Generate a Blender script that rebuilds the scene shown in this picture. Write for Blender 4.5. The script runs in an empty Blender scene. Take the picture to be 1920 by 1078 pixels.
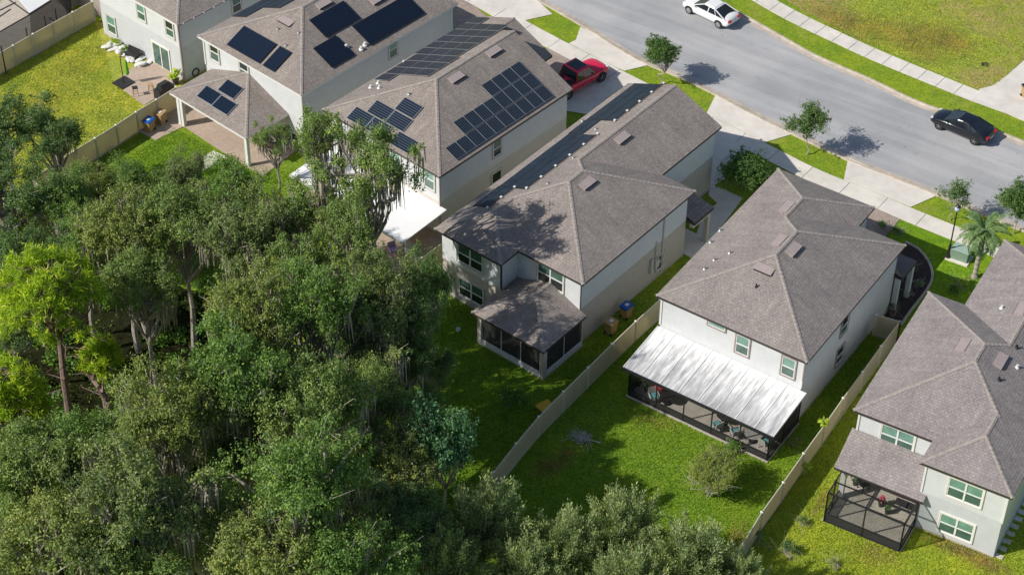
import bpy, math, random
import numpy as np
from mathutils import Vector, Matrix
R=math.radians; PI=math.pi
SC=bpy.context.scene; COL=SC.collection
# ---------------------------------------------------------------- camera (70 mm drone view from 88 m)
TH,ROLL,H,F=R(41.2),R(0.71),88.0,3733.0
_f=Vector((0,math.cos(TH),-math.sin(TH))); _r0=Vector((1,0,0)); _u0=_r0.cross(_f)
_r=_r0*math.cos(ROLL)+_u0*math.sin(ROLL); _u=-_r0*math.sin(ROLL)+_u0*math.cos(ROLL)
cd=bpy.data.cameras.new('camera'); cam=bpy.data.objects.new('camera',cd); COL.objects.link(cam)
cam.matrix_world=Matrix(((_r.x,_u.x,-_f.x,0),(_r.y,_u.y,-_f.y,0),(_r.z,_u.z,-_f.z,H),(0,0,0,1)))
cd.sensor_width=36; cd.lens=F/1920*36; cd.clip_start=1; cd.clip_end=2000; SC.camera=cam
def P(px,py,z=0.0):
    d=_f*F+_r*(px-960)-_u*(py-539); t=(z-H)/d.z
    return Vector((d.x*t,d.y*t,z))
# ---------------------------------------------------------------- light
SAZ,SEL=199.0,40.0          # direction towards the sun (math azimuth) and elevation
w=bpy.data.worlds.new('World'); SC.world=w; w.use_nodes=True
nt=w.node_tree; bg=nt.nodes['Background']; sky=nt.nodes.new('ShaderNodeTexSky'); sky.sky_type='NISHITA'; sky.sun_disc=False
sky.sun_elevation=R(SEL); sky.sun_rotation=R(90-SAZ); nt.links.new(sky.outputs[0],bg.inputs[0]); bg.inputs[1].default_value=0.098
sd=bpy.data.lights.new('sun','SUN'); sd.energy=4.6; sd.angle=R(0.5); sd.color=(1,0.95,0.87)
so=bpy.data.objects.new('sun',sd); COL.objects.link(so)
_d=Vector((math.cos(R(SAZ))*math.cos(R(SEL)),math.sin(R(SAZ))*math.cos(R(SEL)),math.sin(R(SEL))))
so.rotation_euler=_d.to_track_quat('Z','Y').to_euler()
so.location=_d*150
SC.view_settings.view_transform='Standard'; SC.view_settings.look='None'; SC.view_settings.exposure=0.0; SC.view_settings.gamma=1
# ---------------------------------------------------------------- helpers
def tag(o,label=None,cat=None,group=None,kind=None):
    if label: o['label']=label
    if cat: o['category']=cat
    if group: o['group']=group
    if kind: o['kind']=kind
    return o
def empty(name,loc=(0,0,0),rz=0,label=None,cat=None,group=None):
    o=bpy.data.objects.new(name,None); COL.objects.link(o); o.location=loc; o.rotation_euler=(0,0,rz); o.empty_display_size=.2
    return tag(o,label,cat,group)
class MB:
    def __init__(s): s.v=[]; s.f=[]; s.m=[]; s.uv=[]
    def face(s,pts,m=0,uv=None):
        n=len(s.v); s.v+= [tuple(p) for p in pts]; s.f.append(tuple(range(n,n+len(pts)))); s.m.append(m)
        s.uv.append(uv if uv else [(p[0],p[1]) for p in pts])
    def box(s,x0,x1,y0,y1,z0,z1,m=0):
        a=[(x0,y0,z0),(x1,y0,z0),(x1,y1,z0),(x0,y1,z0),(x0,y0,z1),(x1,y0,z1),(x1,y1,z1),(x0,y1,z1)]
        for q in ((3,2,1,0),(4,5,6,7),(0,1,5,4),(1,2,6,5),(2,3,7,6),(3,0,4,7)): s.face([a[i] for i in q],m)
    def hexa(s,a,m=0):
        for q in ((3,2,1,0),(4,5,6,7),(0,1,5,4),(1,2,6,5),(2,3,7,6),(3,0,4,7)): s.face([a[i] for i in q],m)
    def bar(s,a,b,w,h=None,m=0,up=(0,0,1)):
        a,b=Vector(a),Vector(b); h=h or w; d=(b-a)
        if d.length<1e-6: return
        d.normalize(); u=Vector(up)
        if abs(d.dot(u))>.98: u=Vector((0,1,0))
        r=d.cross(u).normalized(); u=r.cross(d).normalized()
        c=[a-r*w/2-u*h/2,a+r*w/2-u*h/2,b+r*w/2-u*h/2,b-r*w/2-u*h/2,a-r*w/2+u*h/2,a+r*w/2+u*h/2,b+r*w/2+u*h/2,b-r*w/2+u*h/2]
        s.hexa(c,m)
    def tube(s,a,b,r0,r1=None,n=8,m=0,cap=True):
        a,b=Vector(a),Vector(b); r1=r0 if r1 is None else r1; d=(b-a).normalized()
        u=Vector((0,0,1)) if abs(d.z)<.95 else Vector((1,0,0)); e1=d.cross(u).normalized(); e2=d.cross(e1)
        A=[a+(e1*math.cos(2*PI*i/n)+e2*math.sin(2*PI*i/n))*r0 for i in range(n)]
        B=[b+(e1*math.cos(2*PI*i/n)+e2*math.sin(2*PI*i/n))*r1 for i in range(n)]
        for i in range(n): s.face([A[i],A[(i+1)%n],B[(i+1)%n],B[i]],m)
        if cap: s.face(A[::-1],m); s.face(B,m)
    def lathe(s,prof,c=(0,0,0),n=16,m=0,sx=1,sy=1):
        rings=[[(c[0]+r*sx*math.cos(2*PI*i/n),c[1]+r*sy*math.sin(2*PI*i/n),c[2]+z) for i in range(n)] for r,z in prof]
        for A,B in zip(rings,rings[1:]):
            for i in range(n): s.face([A[i],A[(i+1)%n],B[(i+1)%n],B[i]],m)
        s.face(rings[0][::-1],m); s.face(rings[-1],m)
    def prism(s,poly,z0,z1,m=0,mside=None):
        ms=m if mside is None else mside
        s.face([(p[0],p[1],z1) for p in poly],m); s.face([(p[0],p[1],z0) for p in poly][::-1],m)
        for i in range(len(poly)):
            p,q=poly[i],poly[(i+1)%len(poly)]
            s.face([(p[0],p[1],z0),(q[0],q[1],z0),(q[0],q[1],z1),(p[0],p[1],z1)],ms)
    def build(s,name,mats,parent=None,smooth=False,merge=False):
        me=bpy.data.meshes.new(name)
        me.from_pydata(s.v,[],s.f); mats=mats if isinstance(mats,(list,tuple)) else [mats]
        for m in mats: me.materials.append(m)
        me.polygons.foreach_set('material_index',s.m)
        l=me.uv_layers.new(name='UVMap'); l.data.foreach_set('uv',[c for f in s.uv for p in f for c in p[:2]])
        if merge:
            import bmesh
            b=bmesh.new(); b.from_mesh(me); bmesh.ops.remove_doubles(b,verts=b.verts,dist=.0005); bmesh.ops.recalc_face_normals(b,faces=b.faces); b.to_mesh(me); b.free()
        if smooth: me.polygons.foreach_set('use_smooth',[True]*len(me.polygons))
        me.update(); o=bpy.data.objects.new(name,me); COL.objects.link(o)
        if parent: o.parent=parent
        return o
def ccw(p):
    a=sum(p[i][0]*p[(i+1)%len(p)][1]-p[(i+1)%len(p)][0]*p[i][1] for i in range(len(p)))
    return p if a>0 else p[::-1]
def copy_tree(o,parent=None,name=None):
    c=o.copy(); COL.objects.link(c); c.parent=parent
    for ch in list(o.children): copy_tree(ch,c)
    return c
# ---------------------------------------------------------------- materials
def newmat(name,rough=.7,col=(.5,.5,.5),metal=0,spec=.5):
    m=bpy.data.materials.new(name); m.use_nodes=True; b=m.node_tree.nodes['Principled BSDF']
    b.inputs['Base Color'].default_value=(*col,1); b.inputs['Roughness'].default_value=rough; b.inputs['Metallic'].default_value=metal
    b.inputs['Specular IOR Level'].default_value=spec
    return m,m.node_tree,b
def N(t,typ,**k):
    n=t.nodes.new(typ)
    for a,v in k.items(): setattr(n,a,v)
    return n
def noise(t,scale,detail=4,rough=.6,coord='Object',vec=None,stretch=None):
    n=N(t,'ShaderNodeTexNoise'); n.inputs['Scale'].default_value=scale; n.inputs['Detail'].default_value=detail; n.inputs['Roughness'].default_value=rough
    if vec is None:
        tc=N(t,'ShaderNodeTexCoord'); vec=tc.outputs[coord]
    if stretch:
        mp=N(t,'ShaderNodeMapping'); mp.inputs['Scale'].default_value=stretch; t.links.new(vec,mp.inputs[0]); vec=mp.outputs[0]
    t.links.new(vec,n.inputs['Vector']); return n.outputs['Fac']
def ramp(t,fac,stops):
    r=N(t,'ShaderNodeValToRGB'); e=r.color_ramp.elements
    while len(e)<len(stops): e.new(.5)
    for i,(p,c) in enumerate(stops): e[i].position=p; e[i].color=(*c,1)
    t.links.new(fac,r.inputs[0]); return r.outputs[0]
def mix(t,fac,a,b,blend='MIX'):
    m=N(t,'ShaderNodeMix',data_type='RGBA',blend_type=blend)
    for s,v in ((0,fac),(6,a),(7,b)):
        if isinstance(v,(float,int)): m.inputs[s].default_value=v
        elif isinstance(v,tuple): m.inputs[s].default_value=(*v,1)
        else: t.links.new(v,m.inputs[s])
    return m.outputs[2]
def bump(t,b,fac,st,dist=.02):
    n=N(t,'ShaderNodeBump'); n.inputs['Strength'].default_value=st; n.inputs['Distance'].default_value=dist
    t.links.new(fac,n.inputs['Height']); t.links.new(n.outputs[0],b.inputs['Normal'])
def sc(c,k): return tuple(x*k for x in c)
def noisy(name,col,var=.15,scale=3,rough=.8,bst=0,bscale=40,metal=0,detail=5,spec=.5,big=.0,bigscale=.15,coord='Object'):
    m,t,b=newmat(name,rough,col,metal,spec)
    c=ramp(t,noise(t,scale,detail,coord=coord),[(.3,sc(col,1-var)),(.7,sc(col,1+var))])
    if big: c=mix(t,1.0,c,ramp(t,noise(t,bigscale,3,coord=coord),[(.35,(1-big,)*3),(.65,(1+big*.3,)*3)]),'MULTIPLY')
    t.links.new(c,b.inputs['Base Color'])
    if bst: bump(t,b,noise(t,bscale,3,coord=coord),bst)
    return m
def shingle(name,col):
    m,t,b=newmat(name,.92,col,spec=.25)
    tc=N(t,'ShaderNodeTexCoord'); uv=tc.outputs['UV']
    br=N(t,'ShaderNodeTexBrick'); br.offset=.5; br.inputs['Scale'].default_value=1; br.inputs['Brick Width'].default_value=.24; br.inputs['Row Height'].default_value=.17
    br.inputs['Mortar Size'].default_value=.016; br.inputs['Mortar Smooth'].default_value=.3; br.inputs['Bias'].default_value=0
    br.inputs['Color1'].default_value=(*sc(col,.9),1); br.inputs['Color2'].default_value=(*sc(col,1.1),1); br.inputs['Mortar'].default_value=(*sc(col,.7),1)
    nz=noise(t,1.7,3,vec=uv); mp=N(t,'ShaderNodeVectorMath',operation='ADD')
    t.links.new(uv,br.inputs[0])
    c=br.outputs['Color']
    c=mix(t,1.0,c,ramp(t,noise(t,6,5,vec=uv),[(.3,(.78,.78,.79)),(.7,(1.2,1.18,1.15))]),'MULTIPLY')
    c=mix(t,1.0,c,ramp(t,noise(t,.35,3,vec=uv),[(.35,(.88,.87,.88)),(.65,(1.08,1.08,1.07))]),'MULTIPLY')
    c=mix(t,1.0,c,ramp(t,noise(t,1.0,3,vec=uv,stretch=(2.2,.25,1)),[(.4,(1,1,1)),(.75,(.82,.82,.84))]),'MULTIPLY')
    t.links.new(c,b.inputs['Base Color'])
    bump(t,b,br.outputs['Fac'],-.5,.02)
    return m
SH={}
SH['warm']=shingle('shingle_warm',(.312,.275,.252)); SH['grey']=shingle('shingle_grey',(.305,.274,.256)); SH['cool']=shingle('shingle_cool',(.305,.276,.268)); SH['tan']=shingle('shingle_tan',(.305,.268,.240))
M_ridge=noisy('ridge_shingle',(.335,.295,.265),.25,5,.9,.3,30)
M_trimdark=noisy('dark_trim',(.05,.042,.04),.2,3,.5)
M_trimwhite=noisy('white_trim',(.72,.72,.70),.06,2,.5)
M_soffit=noisy('soffit',(.55,.54,.52),.06,2,.7)
def stucco(name,c): 
    m,t,b=newmat(name,.9,c,spec=.2)
    x=ramp(t,noise(t,2.2,4),[(.3,sc(c,.95)),(.7,sc(c,1.03))])
    x=mix(t,1.0,x,ramp(t,noise(t,.5,4),[(.4,(1,1,1)),(.8,(.94,.94,.93))]),'MULTIPLY')
    t.links.new(x,b.inputs['Base Color']); bump(t,b,noise(t,60,3),.25,.01); return m
W_white=stucco('stucco_white',(.625,.64,.655)); W_white2=stucco('stucco_soft_white',(.60,.612,.625)); W_blue=stucco('stucco_pale_blue_grey',(.64,.665,.68)); W_greige=stucco('stucco_greige',(.50,.465,.415))
W_lgrey=stucco('stucco_light_grey',(.55,.565,.585)); W_cream=stucco('stucco_cream',(.60,.55,.43)); W_brown=stucco('stucco_brown_grey',(.36,.31,.28))
M_concrete=noisy('concrete_light',(.70,.655,.59),.08,1.3,.9,.15,30,big=.12,bigscale=.25)
M_curb=noisy('curb_concrete',(.52,.45,.37),.16,2.5,.9,.1,20,big=.2,bigscale=.6)
M_joint=noisy('joint_dark',(.16,.14,.12),.2,5,.95)
def paver_mat():
    m,t,b=newmat('brick_paver',.9,(.4,.32,.28),spec=.2); tc=N(t,'ShaderNodeTexCoord')
    br=N(t,'ShaderNodeTexBrick'); br.inputs['Scale'].default_value=1; br.inputs['Brick Width'].default_value=.24; br.inputs['Row Height'].default_value=.12; br.inputs['Mortar Size'].default_value=.01
    br.inputs['Color1'].default_value=(.47,.37,.31,1); br.inputs['Color2'].default_value=(.36,.29,.26,1); br.inputs['Mortar'].default_value=(.2,.17,.15,1)
    t.links.new(tc.outputs['Object'],br.inputs[0]); c=mix(t,1.0,br.outputs['Color'],ramp(t,noise(t,.9,5),[(.3,(.85,.85,.85)),(.7,(1.12,1.1,1.08))]),'MULTIPLY')
    t.links.new(c,b.inputs['Base Color']); return m
M_paver=paver_mat(); M_paver2=noisy('patio_paver_tan',(.46,.36,.29),.12,3,.9,.15,30,big=.1,bigscale=.4)
M_slab=noisy('patio_concrete',(.44,.40,.35),.12,2,.9,.1,20)
def asphalt():
    m,t,b=newmat('asphalt',.92,(.22,.22,.22),spec=.25)
    c=ramp(t,noise(t,14,5),[(.3,(.36,.362,.372)),(.7,(.435,.435,.438))])
    c=mix(t,1.0,c,ramp(t,noise(t,.16,4,stretch=(1,1.0,1)),[(.35,(.86,.87,.88)),(.65,(1.08,1.07,1.06))]),'MULTIPLY')
    c=mix(t,1.0,c,ramp(t,noise(t,.9,3),[(.62,(1,1,1)),(.8,(.82,.82,.83))]),'MULTIPLY')
    tc=N(t,'ShaderNodeTexCoord'); mp=N(t,'ShaderNodeMapping'); mp.inputs['Rotation'].default_value=(0,0,R(33)); t.links.new(tc.outputs['Object'],mp.inputs[0])
    c=mix(t,1.0,c,ramp(t,noise(t,1,4,.6,vec=mp.outputs[0],stretch=(.05,.85,1)),[(.4,(.90,.90,.90)),(.6,(1.06,1.06,1.06))]),'MULTIPLY')
    c=mix(t,1.0,c,ramp(t,noise(t,1.7,2,.5),[(.70,(1,1,1)),(.78,(.72,.72,.72))]),'MULTIPLY')
    t.links.new(c,b.inputs['Base Color']); bump(t,b,noise(t,50,3),.3,.01); return m
M_asphalt=asphalt()
def grass(name,c1,c2,c3=None,patch=(.55,.75),pscale=.12,fine=5.5):
    m,t,b=newmat(name,.95,c1,spec=.15)
    f=noise(t,fine,6,.8); c=ramp(t,f,[(.3,sc(c1,.42)),(.44,sc(c1,.82)),(.56,c2),(.72,sc(c2,1.45))])
    c=mix(t,1.0,c,ramp(t,noise(t,1.3,4,.65),[(.35,(.8,.84,.9)),(.65,(1.14,1.1,1.05))]),'MULTIPLY')
    c=mix(t,ramp(t,noise(t,.35,4,.6),[(.38,(0,0,0)),(.62,(1,1,1))]),c,mix(t,1.0,c,(1.28,1.12,.95),'MULTIPLY'))
    if c3:
        k=ramp(t,noise(t,pscale,5,.7),[(patch[0],(0,0,0)),(patch[1],(1,1,1))])
        c=mix(t,k,c,mix(t,f,sc(c3,.7),sc(c3,1.35)))
    c=mix(t,1.0,c,ramp(t,noise(t,22,3,.6),[(.3,(.72,.74,.7)),(.7,(1.25,1.22,1.2))]),'MULTIPLY')
    t.links.new(c,b.inputs['Base Color']); bump(t,b,noise(t,14,5,.8),.9,.08); return m
G_base=grass('grass_verge',(.19,.32,.025),(.25,.36,.03),(.36,.35,.08),(.55,.8),.3)
G_lime=grass('grass_yellow_green',(.40,.44,.07),(.46,.48,.09),(.20,.31,.03),(.55,.75),.14)
G_vivid=grass('grass_vivid',(.14,.265,.022),(.20,.315,.03),(.30,.29,.05),(.58,.8),.16)
G_east=grass('grass_east',(.31,.42,.035),(.37,.45,.045),(.36,.33,.09),(.56,.8),.2)
G_vac=grass('grass_vacant',(.37,.46,.07),(.44,.49,.10),(.47,.36,.17),(.46,.56),.11,6)
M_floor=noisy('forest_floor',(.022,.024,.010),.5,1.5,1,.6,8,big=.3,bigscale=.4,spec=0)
M_mulch=noisy('dark_mulch',(.05,.032,.03),.5,7,.95,.8,12)
M_fence=None
def fence_mat(name,c):
    m,t,b=newmat(name,.55,c)
    tc=N(t,'ShaderNodeTexCoord'); wv=N(t,'ShaderNodeTexWave'); wv.inputs['Scale'].default_value=3.3; wv.bands_direction='X'; t.links.new(tc.outputs['UV'],wv.inputs[0])
    k=ramp(t,wv.outputs['Fac'],[(0,(.9,.9,.9)),(.12,(1,1,1))]); x=ramp(t,noise(t,.7,4),[(.3,sc(c,.9)),(.7,sc(c,1.05))])
    cc=mix(t,1.0,x,k,'MULTIPLY'); t.links.new(cc,b.inputs['Base Color']); tr=N(t,'ShaderNodeBsdfTranslucent'); t.links.new(mix(t,1.0,cc,(1.0,.97,.86),'MULTIPLY'),tr.inputs[0]); ms=N(t,'ShaderNodeMixShader'); ms.inputs[0].default_value=.42
    o=t.nodes['Material Output']; t.links.new(b.outputs[0],ms.inputs[1]); t.links.new(tr.outputs[0],ms.inputs[2]); t.links.new(ms.outputs[0],o.inputs[0]); return m
M_fence=fence_mat('tan_vinyl',(.68,.62,.46)); M_fencepost=noisy('tan_vinyl_post',(.60,.56,.45),.06,2,.5)
M_black=noisy('black_metal',(.018,.018,.02),.3,4,.45); M_blackplastic=noisy('black_plastic',(.03,.03,.032),.3,6,.6)
M_metalroof=noisy('white_pan_roof',(.82,.82,.82),.03,1,.45)
def dirtyroof():
    m,t,b=newmat('stained_pan_roof',.5,(.8,.8,.8)); 
    f=noise(t,1.0,6,.72,stretch=(4.5,.5,1)); g=noise(t,.35,3)
    a=N(t,'ShaderNodeMath',operation='MULTIPLY_ADD'); t.links.new(f,a.inputs[0]); a.inputs[1].default_value=.75; 
    a2=N(t,'ShaderNodeMath',operation='MULTIPLY'); t.links.new(g,a2.inputs[0]); a2.inputs[1].default_value=.3; tc2=N(t,'ShaderNodeTexCoord'); sx=N(t,'ShaderNodeSeparateXYZ'); t.links.new(tc2.outputs['Object'],sx.inputs[0]); m3=N(t,'ShaderNodeMath',operation='MULTIPLY_ADD'); t.links.new(sx.outputs[1],m3.inputs[0]); m3.inputs[1].default_value=-.045; t.links.new(a2.outputs[0],m3.inputs[2]); a4=N(t,'ShaderNodeMath',operation='SUBTRACT'); t.links.new(m3.outputs[0],a4.inputs[0]); a4.inputs[1].default_value=.09; t.links.new(a4.outputs[0],a.inputs[2])
    c=ramp(t,a.outputs[0],[(.43,(.84,.84,.83)),(.52,(.60,.60,.60)),(.64,(.36,.36,.365))])
    t.links.new(c,b.inputs['Base Color']); return m
M_dirty=dirtyroof()
def glass(name,c,rough=.08):
    m,t,b=newmat(name,rough,c,spec=.8); x=ramp(t,noise(t,1.5,2),[(.3,sc(c,.8)),(.7,sc(c,1.2))]); t.links.new(x,b.inputs['Base Color']); return m
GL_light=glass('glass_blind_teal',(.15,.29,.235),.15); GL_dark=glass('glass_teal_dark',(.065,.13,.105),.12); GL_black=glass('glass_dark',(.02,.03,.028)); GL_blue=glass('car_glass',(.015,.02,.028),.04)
def screen_mat(name,alpha,c=(.02,.02,.022)):
    m,t,b=newmat(name,.8,c); b.inputs['Alpha'].default_value=alpha; return m
SCR=screen_mat('insect_screen',.45); SCR2=screen_mat('insect_screen_dense',.88)
def solar_mat(name,c,lines):
    m,t,b=newmat(name,.16,c,spec=.35); tc=N(t,'ShaderNodeTexCoord')
    br=N(t,'ShaderNodeTexBrick'); br.offset=0; br.inputs['Scale'].default_value=1; br.inputs['Brick Width'].default_value=lines[0]; br.inputs['Row Height'].default_value=lines[1]; br.inputs['Mortar Size'].default_value=lines[2]
    br.inputs['Color1'].default_value=(*c,1); br.inputs['Color2'].default_value=(*sc(c,1.2),1); br.inputs['Mortar'].default_value=(*lines[3],1)
    t.links.new(tc.outputs['UV'],br.inputs[0]); t.links.new(br.outputs['Color'],b.inputs['Base Color']); return m
SOL_lines=solar_mat('solar_cells_lined',(.012,.02,.035),(2.0,.185,.012,(.14,.16,.18))); SOL_plain=solar_mat('solar_cells_plain',(.007,.013,.027),(.17,.17,.005,(.02,.03,.05)))
SOL_left=solar_mat('solar_cells_grey',(.03,.032,.042),(.17,.17,.003,(.04,.045,.055))); SOL_left.node_tree.nodes['Principled BSDF'].inputs['Roughness'].default_value=.55
SOL_mat=noisy('pool_heating_mat',(.022,.033,.05),.25,2,.5,spec=.2); M_alu=newmat('aluminium',.35,(.55,.56,.57),.7)[0]
M_white=noisy('white_plastic',(.75,.75,.73),.05,3,.4); M_tan=noisy('tan_plastic',(.42,.28,.13),.12,3,.5); M_bluelid=noisy('blue_plastic',(.01,.10,.42),.1,3,.4)
# ---------------------------------------------------------------- ground, road, paths
gb=MB(); s=600; gb.face([(-s,-300,0),(s,-300,0),(s,900,0),(-s,900,0)])
tag(gb.build('ground',G_base),kind='structure')
def W(p): return P(p[0],p[1],p[2] if len(p)>2 else 0)
def sheet(name,pts,z,m,kind='structure',th=0.0):
    q=[W(p) for p in pts]; q=ccw([(a.x,a.y) for a in q]); b=MB()
    if th: b.prism(q,z-th,z)
    else: b.face([(a[0],a[1],z) for a in q])
    return tag(b.build(name,m),kind=kind)
def line(pts,step=.8):
    q=[Vector(W(p)[:2]) for p in pts]; out=[]
    # catmull-rom
    for i in range(len(q)-1):
        p0=q[max(i-1,0)]; p1=q[i]; p2=q[i+1]; p3=q[min(i+2,len(q)-1)]; n=max(2,int((p2-p1).length/step))
        for k in range(n):
            t=k/n; out.append(.5*((2*p1)+(-p0+p2)*t+(2*p0-5*p1+4*p2-p3)*t*t+(-p0+3*p1-3*p2+p3)*t**3))
    out.append(q[-1]); return out
def offs(l,d):
    o=[]
    for i,p in enumerate(l):
        a=l[max(i-1,0)]; b=l[min(i+1,len(l)-1)]; t=(b-a).normalized(); o.append(p+Vector((-t.y,t.x))*d)
    return o
def strip(name,A,B,z,m,mb=None,build=True):
    b=mb or MB()
    for i in range(len(A)-1): b.face([(A[i].x,A[i].y,z),(B[i].x,B[i].y,z),(B[i+1].x,B[i+1].y,z),(A[i+1].x,A[i+1].y,z)][::-1])
    if build: return tag(b.build(name,m),kind='structure')
near=line([(820,-110),(930,-50),(1022,0),(1100,45),(1200,106),(1280,140),(1347,172),(1413,207),(1480,240),(1547,272),(1607,299),(1700,335),(1780,367),(1868,404),(1960,440),(2100,490),(2300,560)])
far=line([(1210,-70),(1310,-8),(1410,48),(1461,77),(1526,113),(1623,155),(1704,194),(1754,213),(1884,262),(1960,292),(2100,345),(2300,420)])
def resample(l,n):
    d=[0]
    for a,b in zip(l,l[1:]): d.append(d[-1]+(b-a).length)
    out=[];j=0
    for k in range(n):
        s_=d[-1]*k/(n-1)
        while j<len(l)-2 and d[j+1]<s_: j+=1
        t=(s_-d[j])/max(1e-6,d[j+1]-d[j]); out.append(l[j].lerp(l[j+1],min(1,max(0,t))))
    return out
strip('road',resample(near,90),resample(far,90),.012,M_asphalt)
def curb(name,l,side):
    prof=[(0,.016),(.18,.03),(.36,.05),(.44,.11),(.6,.115),(.62,.0)]
    L=[offs(l,side*a) for a,_ in prof]; b=MB()
    for j in range(len(prof)-1):
        for i in range(len(l)-1):
            p=[(L[j][i].x,L[j][i].y,prof[j][1]),(L[j][i+1].x,L[j][i+1].y,prof[j][1]),(L[j+1][i+1].x,L[j+1][i+1].y,prof[j+1][1]),(L[j+1][i].x,L[j+1][i].y,prof[j+1][1])]
            b.face(p if side>0 else p[::-1])
    return tag(b.build(name,M_curb),kind='structure')
curb('near_curb',near,-1); curb('far_curb',far,1)
def sidewalk(name,l,width,side,joint,skip=1):
    """slabs with open joints over a dark bed"""
    L=l; b=MB(); d=0
    A=offs(L,0); B=offs(L,side*width)
    strip(name+'_bed',A,B,.03,M_joint) if side<0 else strip(name+'_bed',B,A,.03,M_joint)
    n=int(sum((q-p).length for p,q in zip(L,L[1:]))/joint); RA=resample(A,n*4+1); RB=resample(B,n*4+1)
    for k in range(n):
        a=RA[k*4:k*4+5]; c=RB[k*4:k*4+5]; g=.022
        t=(a[1]-a[0]).normalized()*g; a=[a[0]+t]+a[1:-1]+[a[-1]-t]; c=[c[0]+t]+c[1:-1]+[c[-1]-t]
        poly=ccw([(p.x,p.y) for p in a]+[(p.x,p.y) for p in c[::-1]]); b.prism(poly,.02,.06)
    return tag(b.build(name,M_concrete),kind='structure')
swn=line([(700,-110),(830,-45),(932,7),(985,40),(1067,84),(1140,121),(1230,166),(1333,219),(1430,267),(1525,315),(1582,339),(1640,362),(1706,390),(1740,404),(1790,424),(1870,456),(1990,505),(2200,590)])
sidewalk('near_sidewalk',swn,1.55,-1,2.95)
swf=line([(1180,-120),(1330,-45),(1461,31),(1574,86),(1642,117),(1746,160),(1823,191)])
sidewalk('far_sidewalk',swf,1.5,1,1.55)
# driveway aprons between the near sidewalk and the curb: concrete, grass islands on top are the bare ground
def dw(name,pts,m=None,z=.05): return sheet(name,pts,z,m or M_concrete,th=.03)
dw('driveway_apron',[(800,-80),(932,7),(985,39.5),(1036,28),(1014,8),(900,-70)])
dw('driveway_apron',[(1067,82.5),(1080,76),(1088,52),(1120,68),(1195,113),(1213,124),(1171,134),(1140,120)])
dw('driveway_apron',[(1325,213),(1340,183),(1344,180),(1400,208),(1490,253),(1487,252),(1434,268),(1400,251),(1333,218)])
dw('driveway_apron',[(1582,338),(1590,299),(1592,297),(1660,327),(1745,362),(1753,369),(1708,389),(1640,361)])
dw('driveway',[(1300,262),(1342,250),(1403,281),(1370,330),(1300,370),(1270,330)])
dw('driveway',[(1038,140),(1075,110),(1140,148),(1172,160),(1100,215),(1040,205)])
dw('driveway_pavers',[(1000,120),(1043,72),(1075,105),(1050,185),(1000,160)],M_paver,.055)
dw('driveway_pavers',[(800,60),(830,0),(905,26),(912,32),(968,35),(960,80),(880,80)],M_paver,.055)
dw('driveway_pavers',[(1600,440),(1640,380),(1687,412),(1655,450),(1620,470)],M_paver,.055)
dw('driveway_pavers',[(700,-60),(760,-80),(830,-40),(905,26),(830,30)],M_paver,.054)
sheet('walkway',[(1333,345),(1392,372),(1378,392),(1325,460),(1296,470),(1318,400),(1345,382),(1328,366)],.04,M_concrete,th=.03)
# lawns
sheet('lawn_vacant_lot',[(1507,22),(1591,62),(1660,95),(1758,137),(1836,168),(1868,160),(1900,130),(1925,108),(2100,-40),(2200,-500),(1200,-500),(1330,-90)],.010,G_vac)
dw('cross_path',[(1823,191),(1837,168),(1860,162),(1885,145),(1925,110),(2000,60),(2060,80),(1960,170),(1960,245),(1905,222),(1890,215)])
sheet('lawn',[(-160,100,1.8),(0,100,1.8),(173,4,1.8),(250,60),(345,152),(325,172,1.8),(176,261,1.8),(99,314,1.8),(40,350,1.8),(-160,470)],.012,G_lime)
sheet('lawn',[(325,172,1.8),(176,261,1.8),(99,314,1.8),(60,400),(250,480),(420,520),(640,300),(600,250)],.013,G_vivid)
sheet('lawn',[(640,260),(420,500),(560,640),(760,530),(840,470)],.014,G_vivid)
sheet('lawn',[(1238,563,1.8),(1108,684,1.8),(964,836,1.8),(905,905,1.8),(860,960,1.8),(850,1080,1.8),(1330,1120,1.8),(1394,1016,1.8),(1510,845,1.8),(1651,650,1.8),(1687,603,1.8),(1640,590)],.015,G_vivid)
sheet('lawn',[(1687,603,1.8),(1651,650,1.8),(1510,845,1.8),(1394,1016,1.8),(1330,1120,1.8),(1330,1400),(2200,1400),(2200,700)],.016,G_east)
sheet('lawn',[(830,520),(1240,540),(1238,563,1.8),(1108,684,1.8),(964,836,1.8),(905,905,1.8),(800,960),(620,700),(740,560)],.017,G_vivid)
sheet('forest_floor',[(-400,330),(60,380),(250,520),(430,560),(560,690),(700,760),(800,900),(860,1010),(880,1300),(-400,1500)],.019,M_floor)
sheet('lawn',[(1657,416),(1687,413),(1783,449),(1990,535),(1960,640),(1700,620),(1640,560),(1600,470)],.013,grass('grass_front',(.15,.31,.015),(.19,.34,.018),(.26,.31,.04),(.6,.8),.2))
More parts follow.
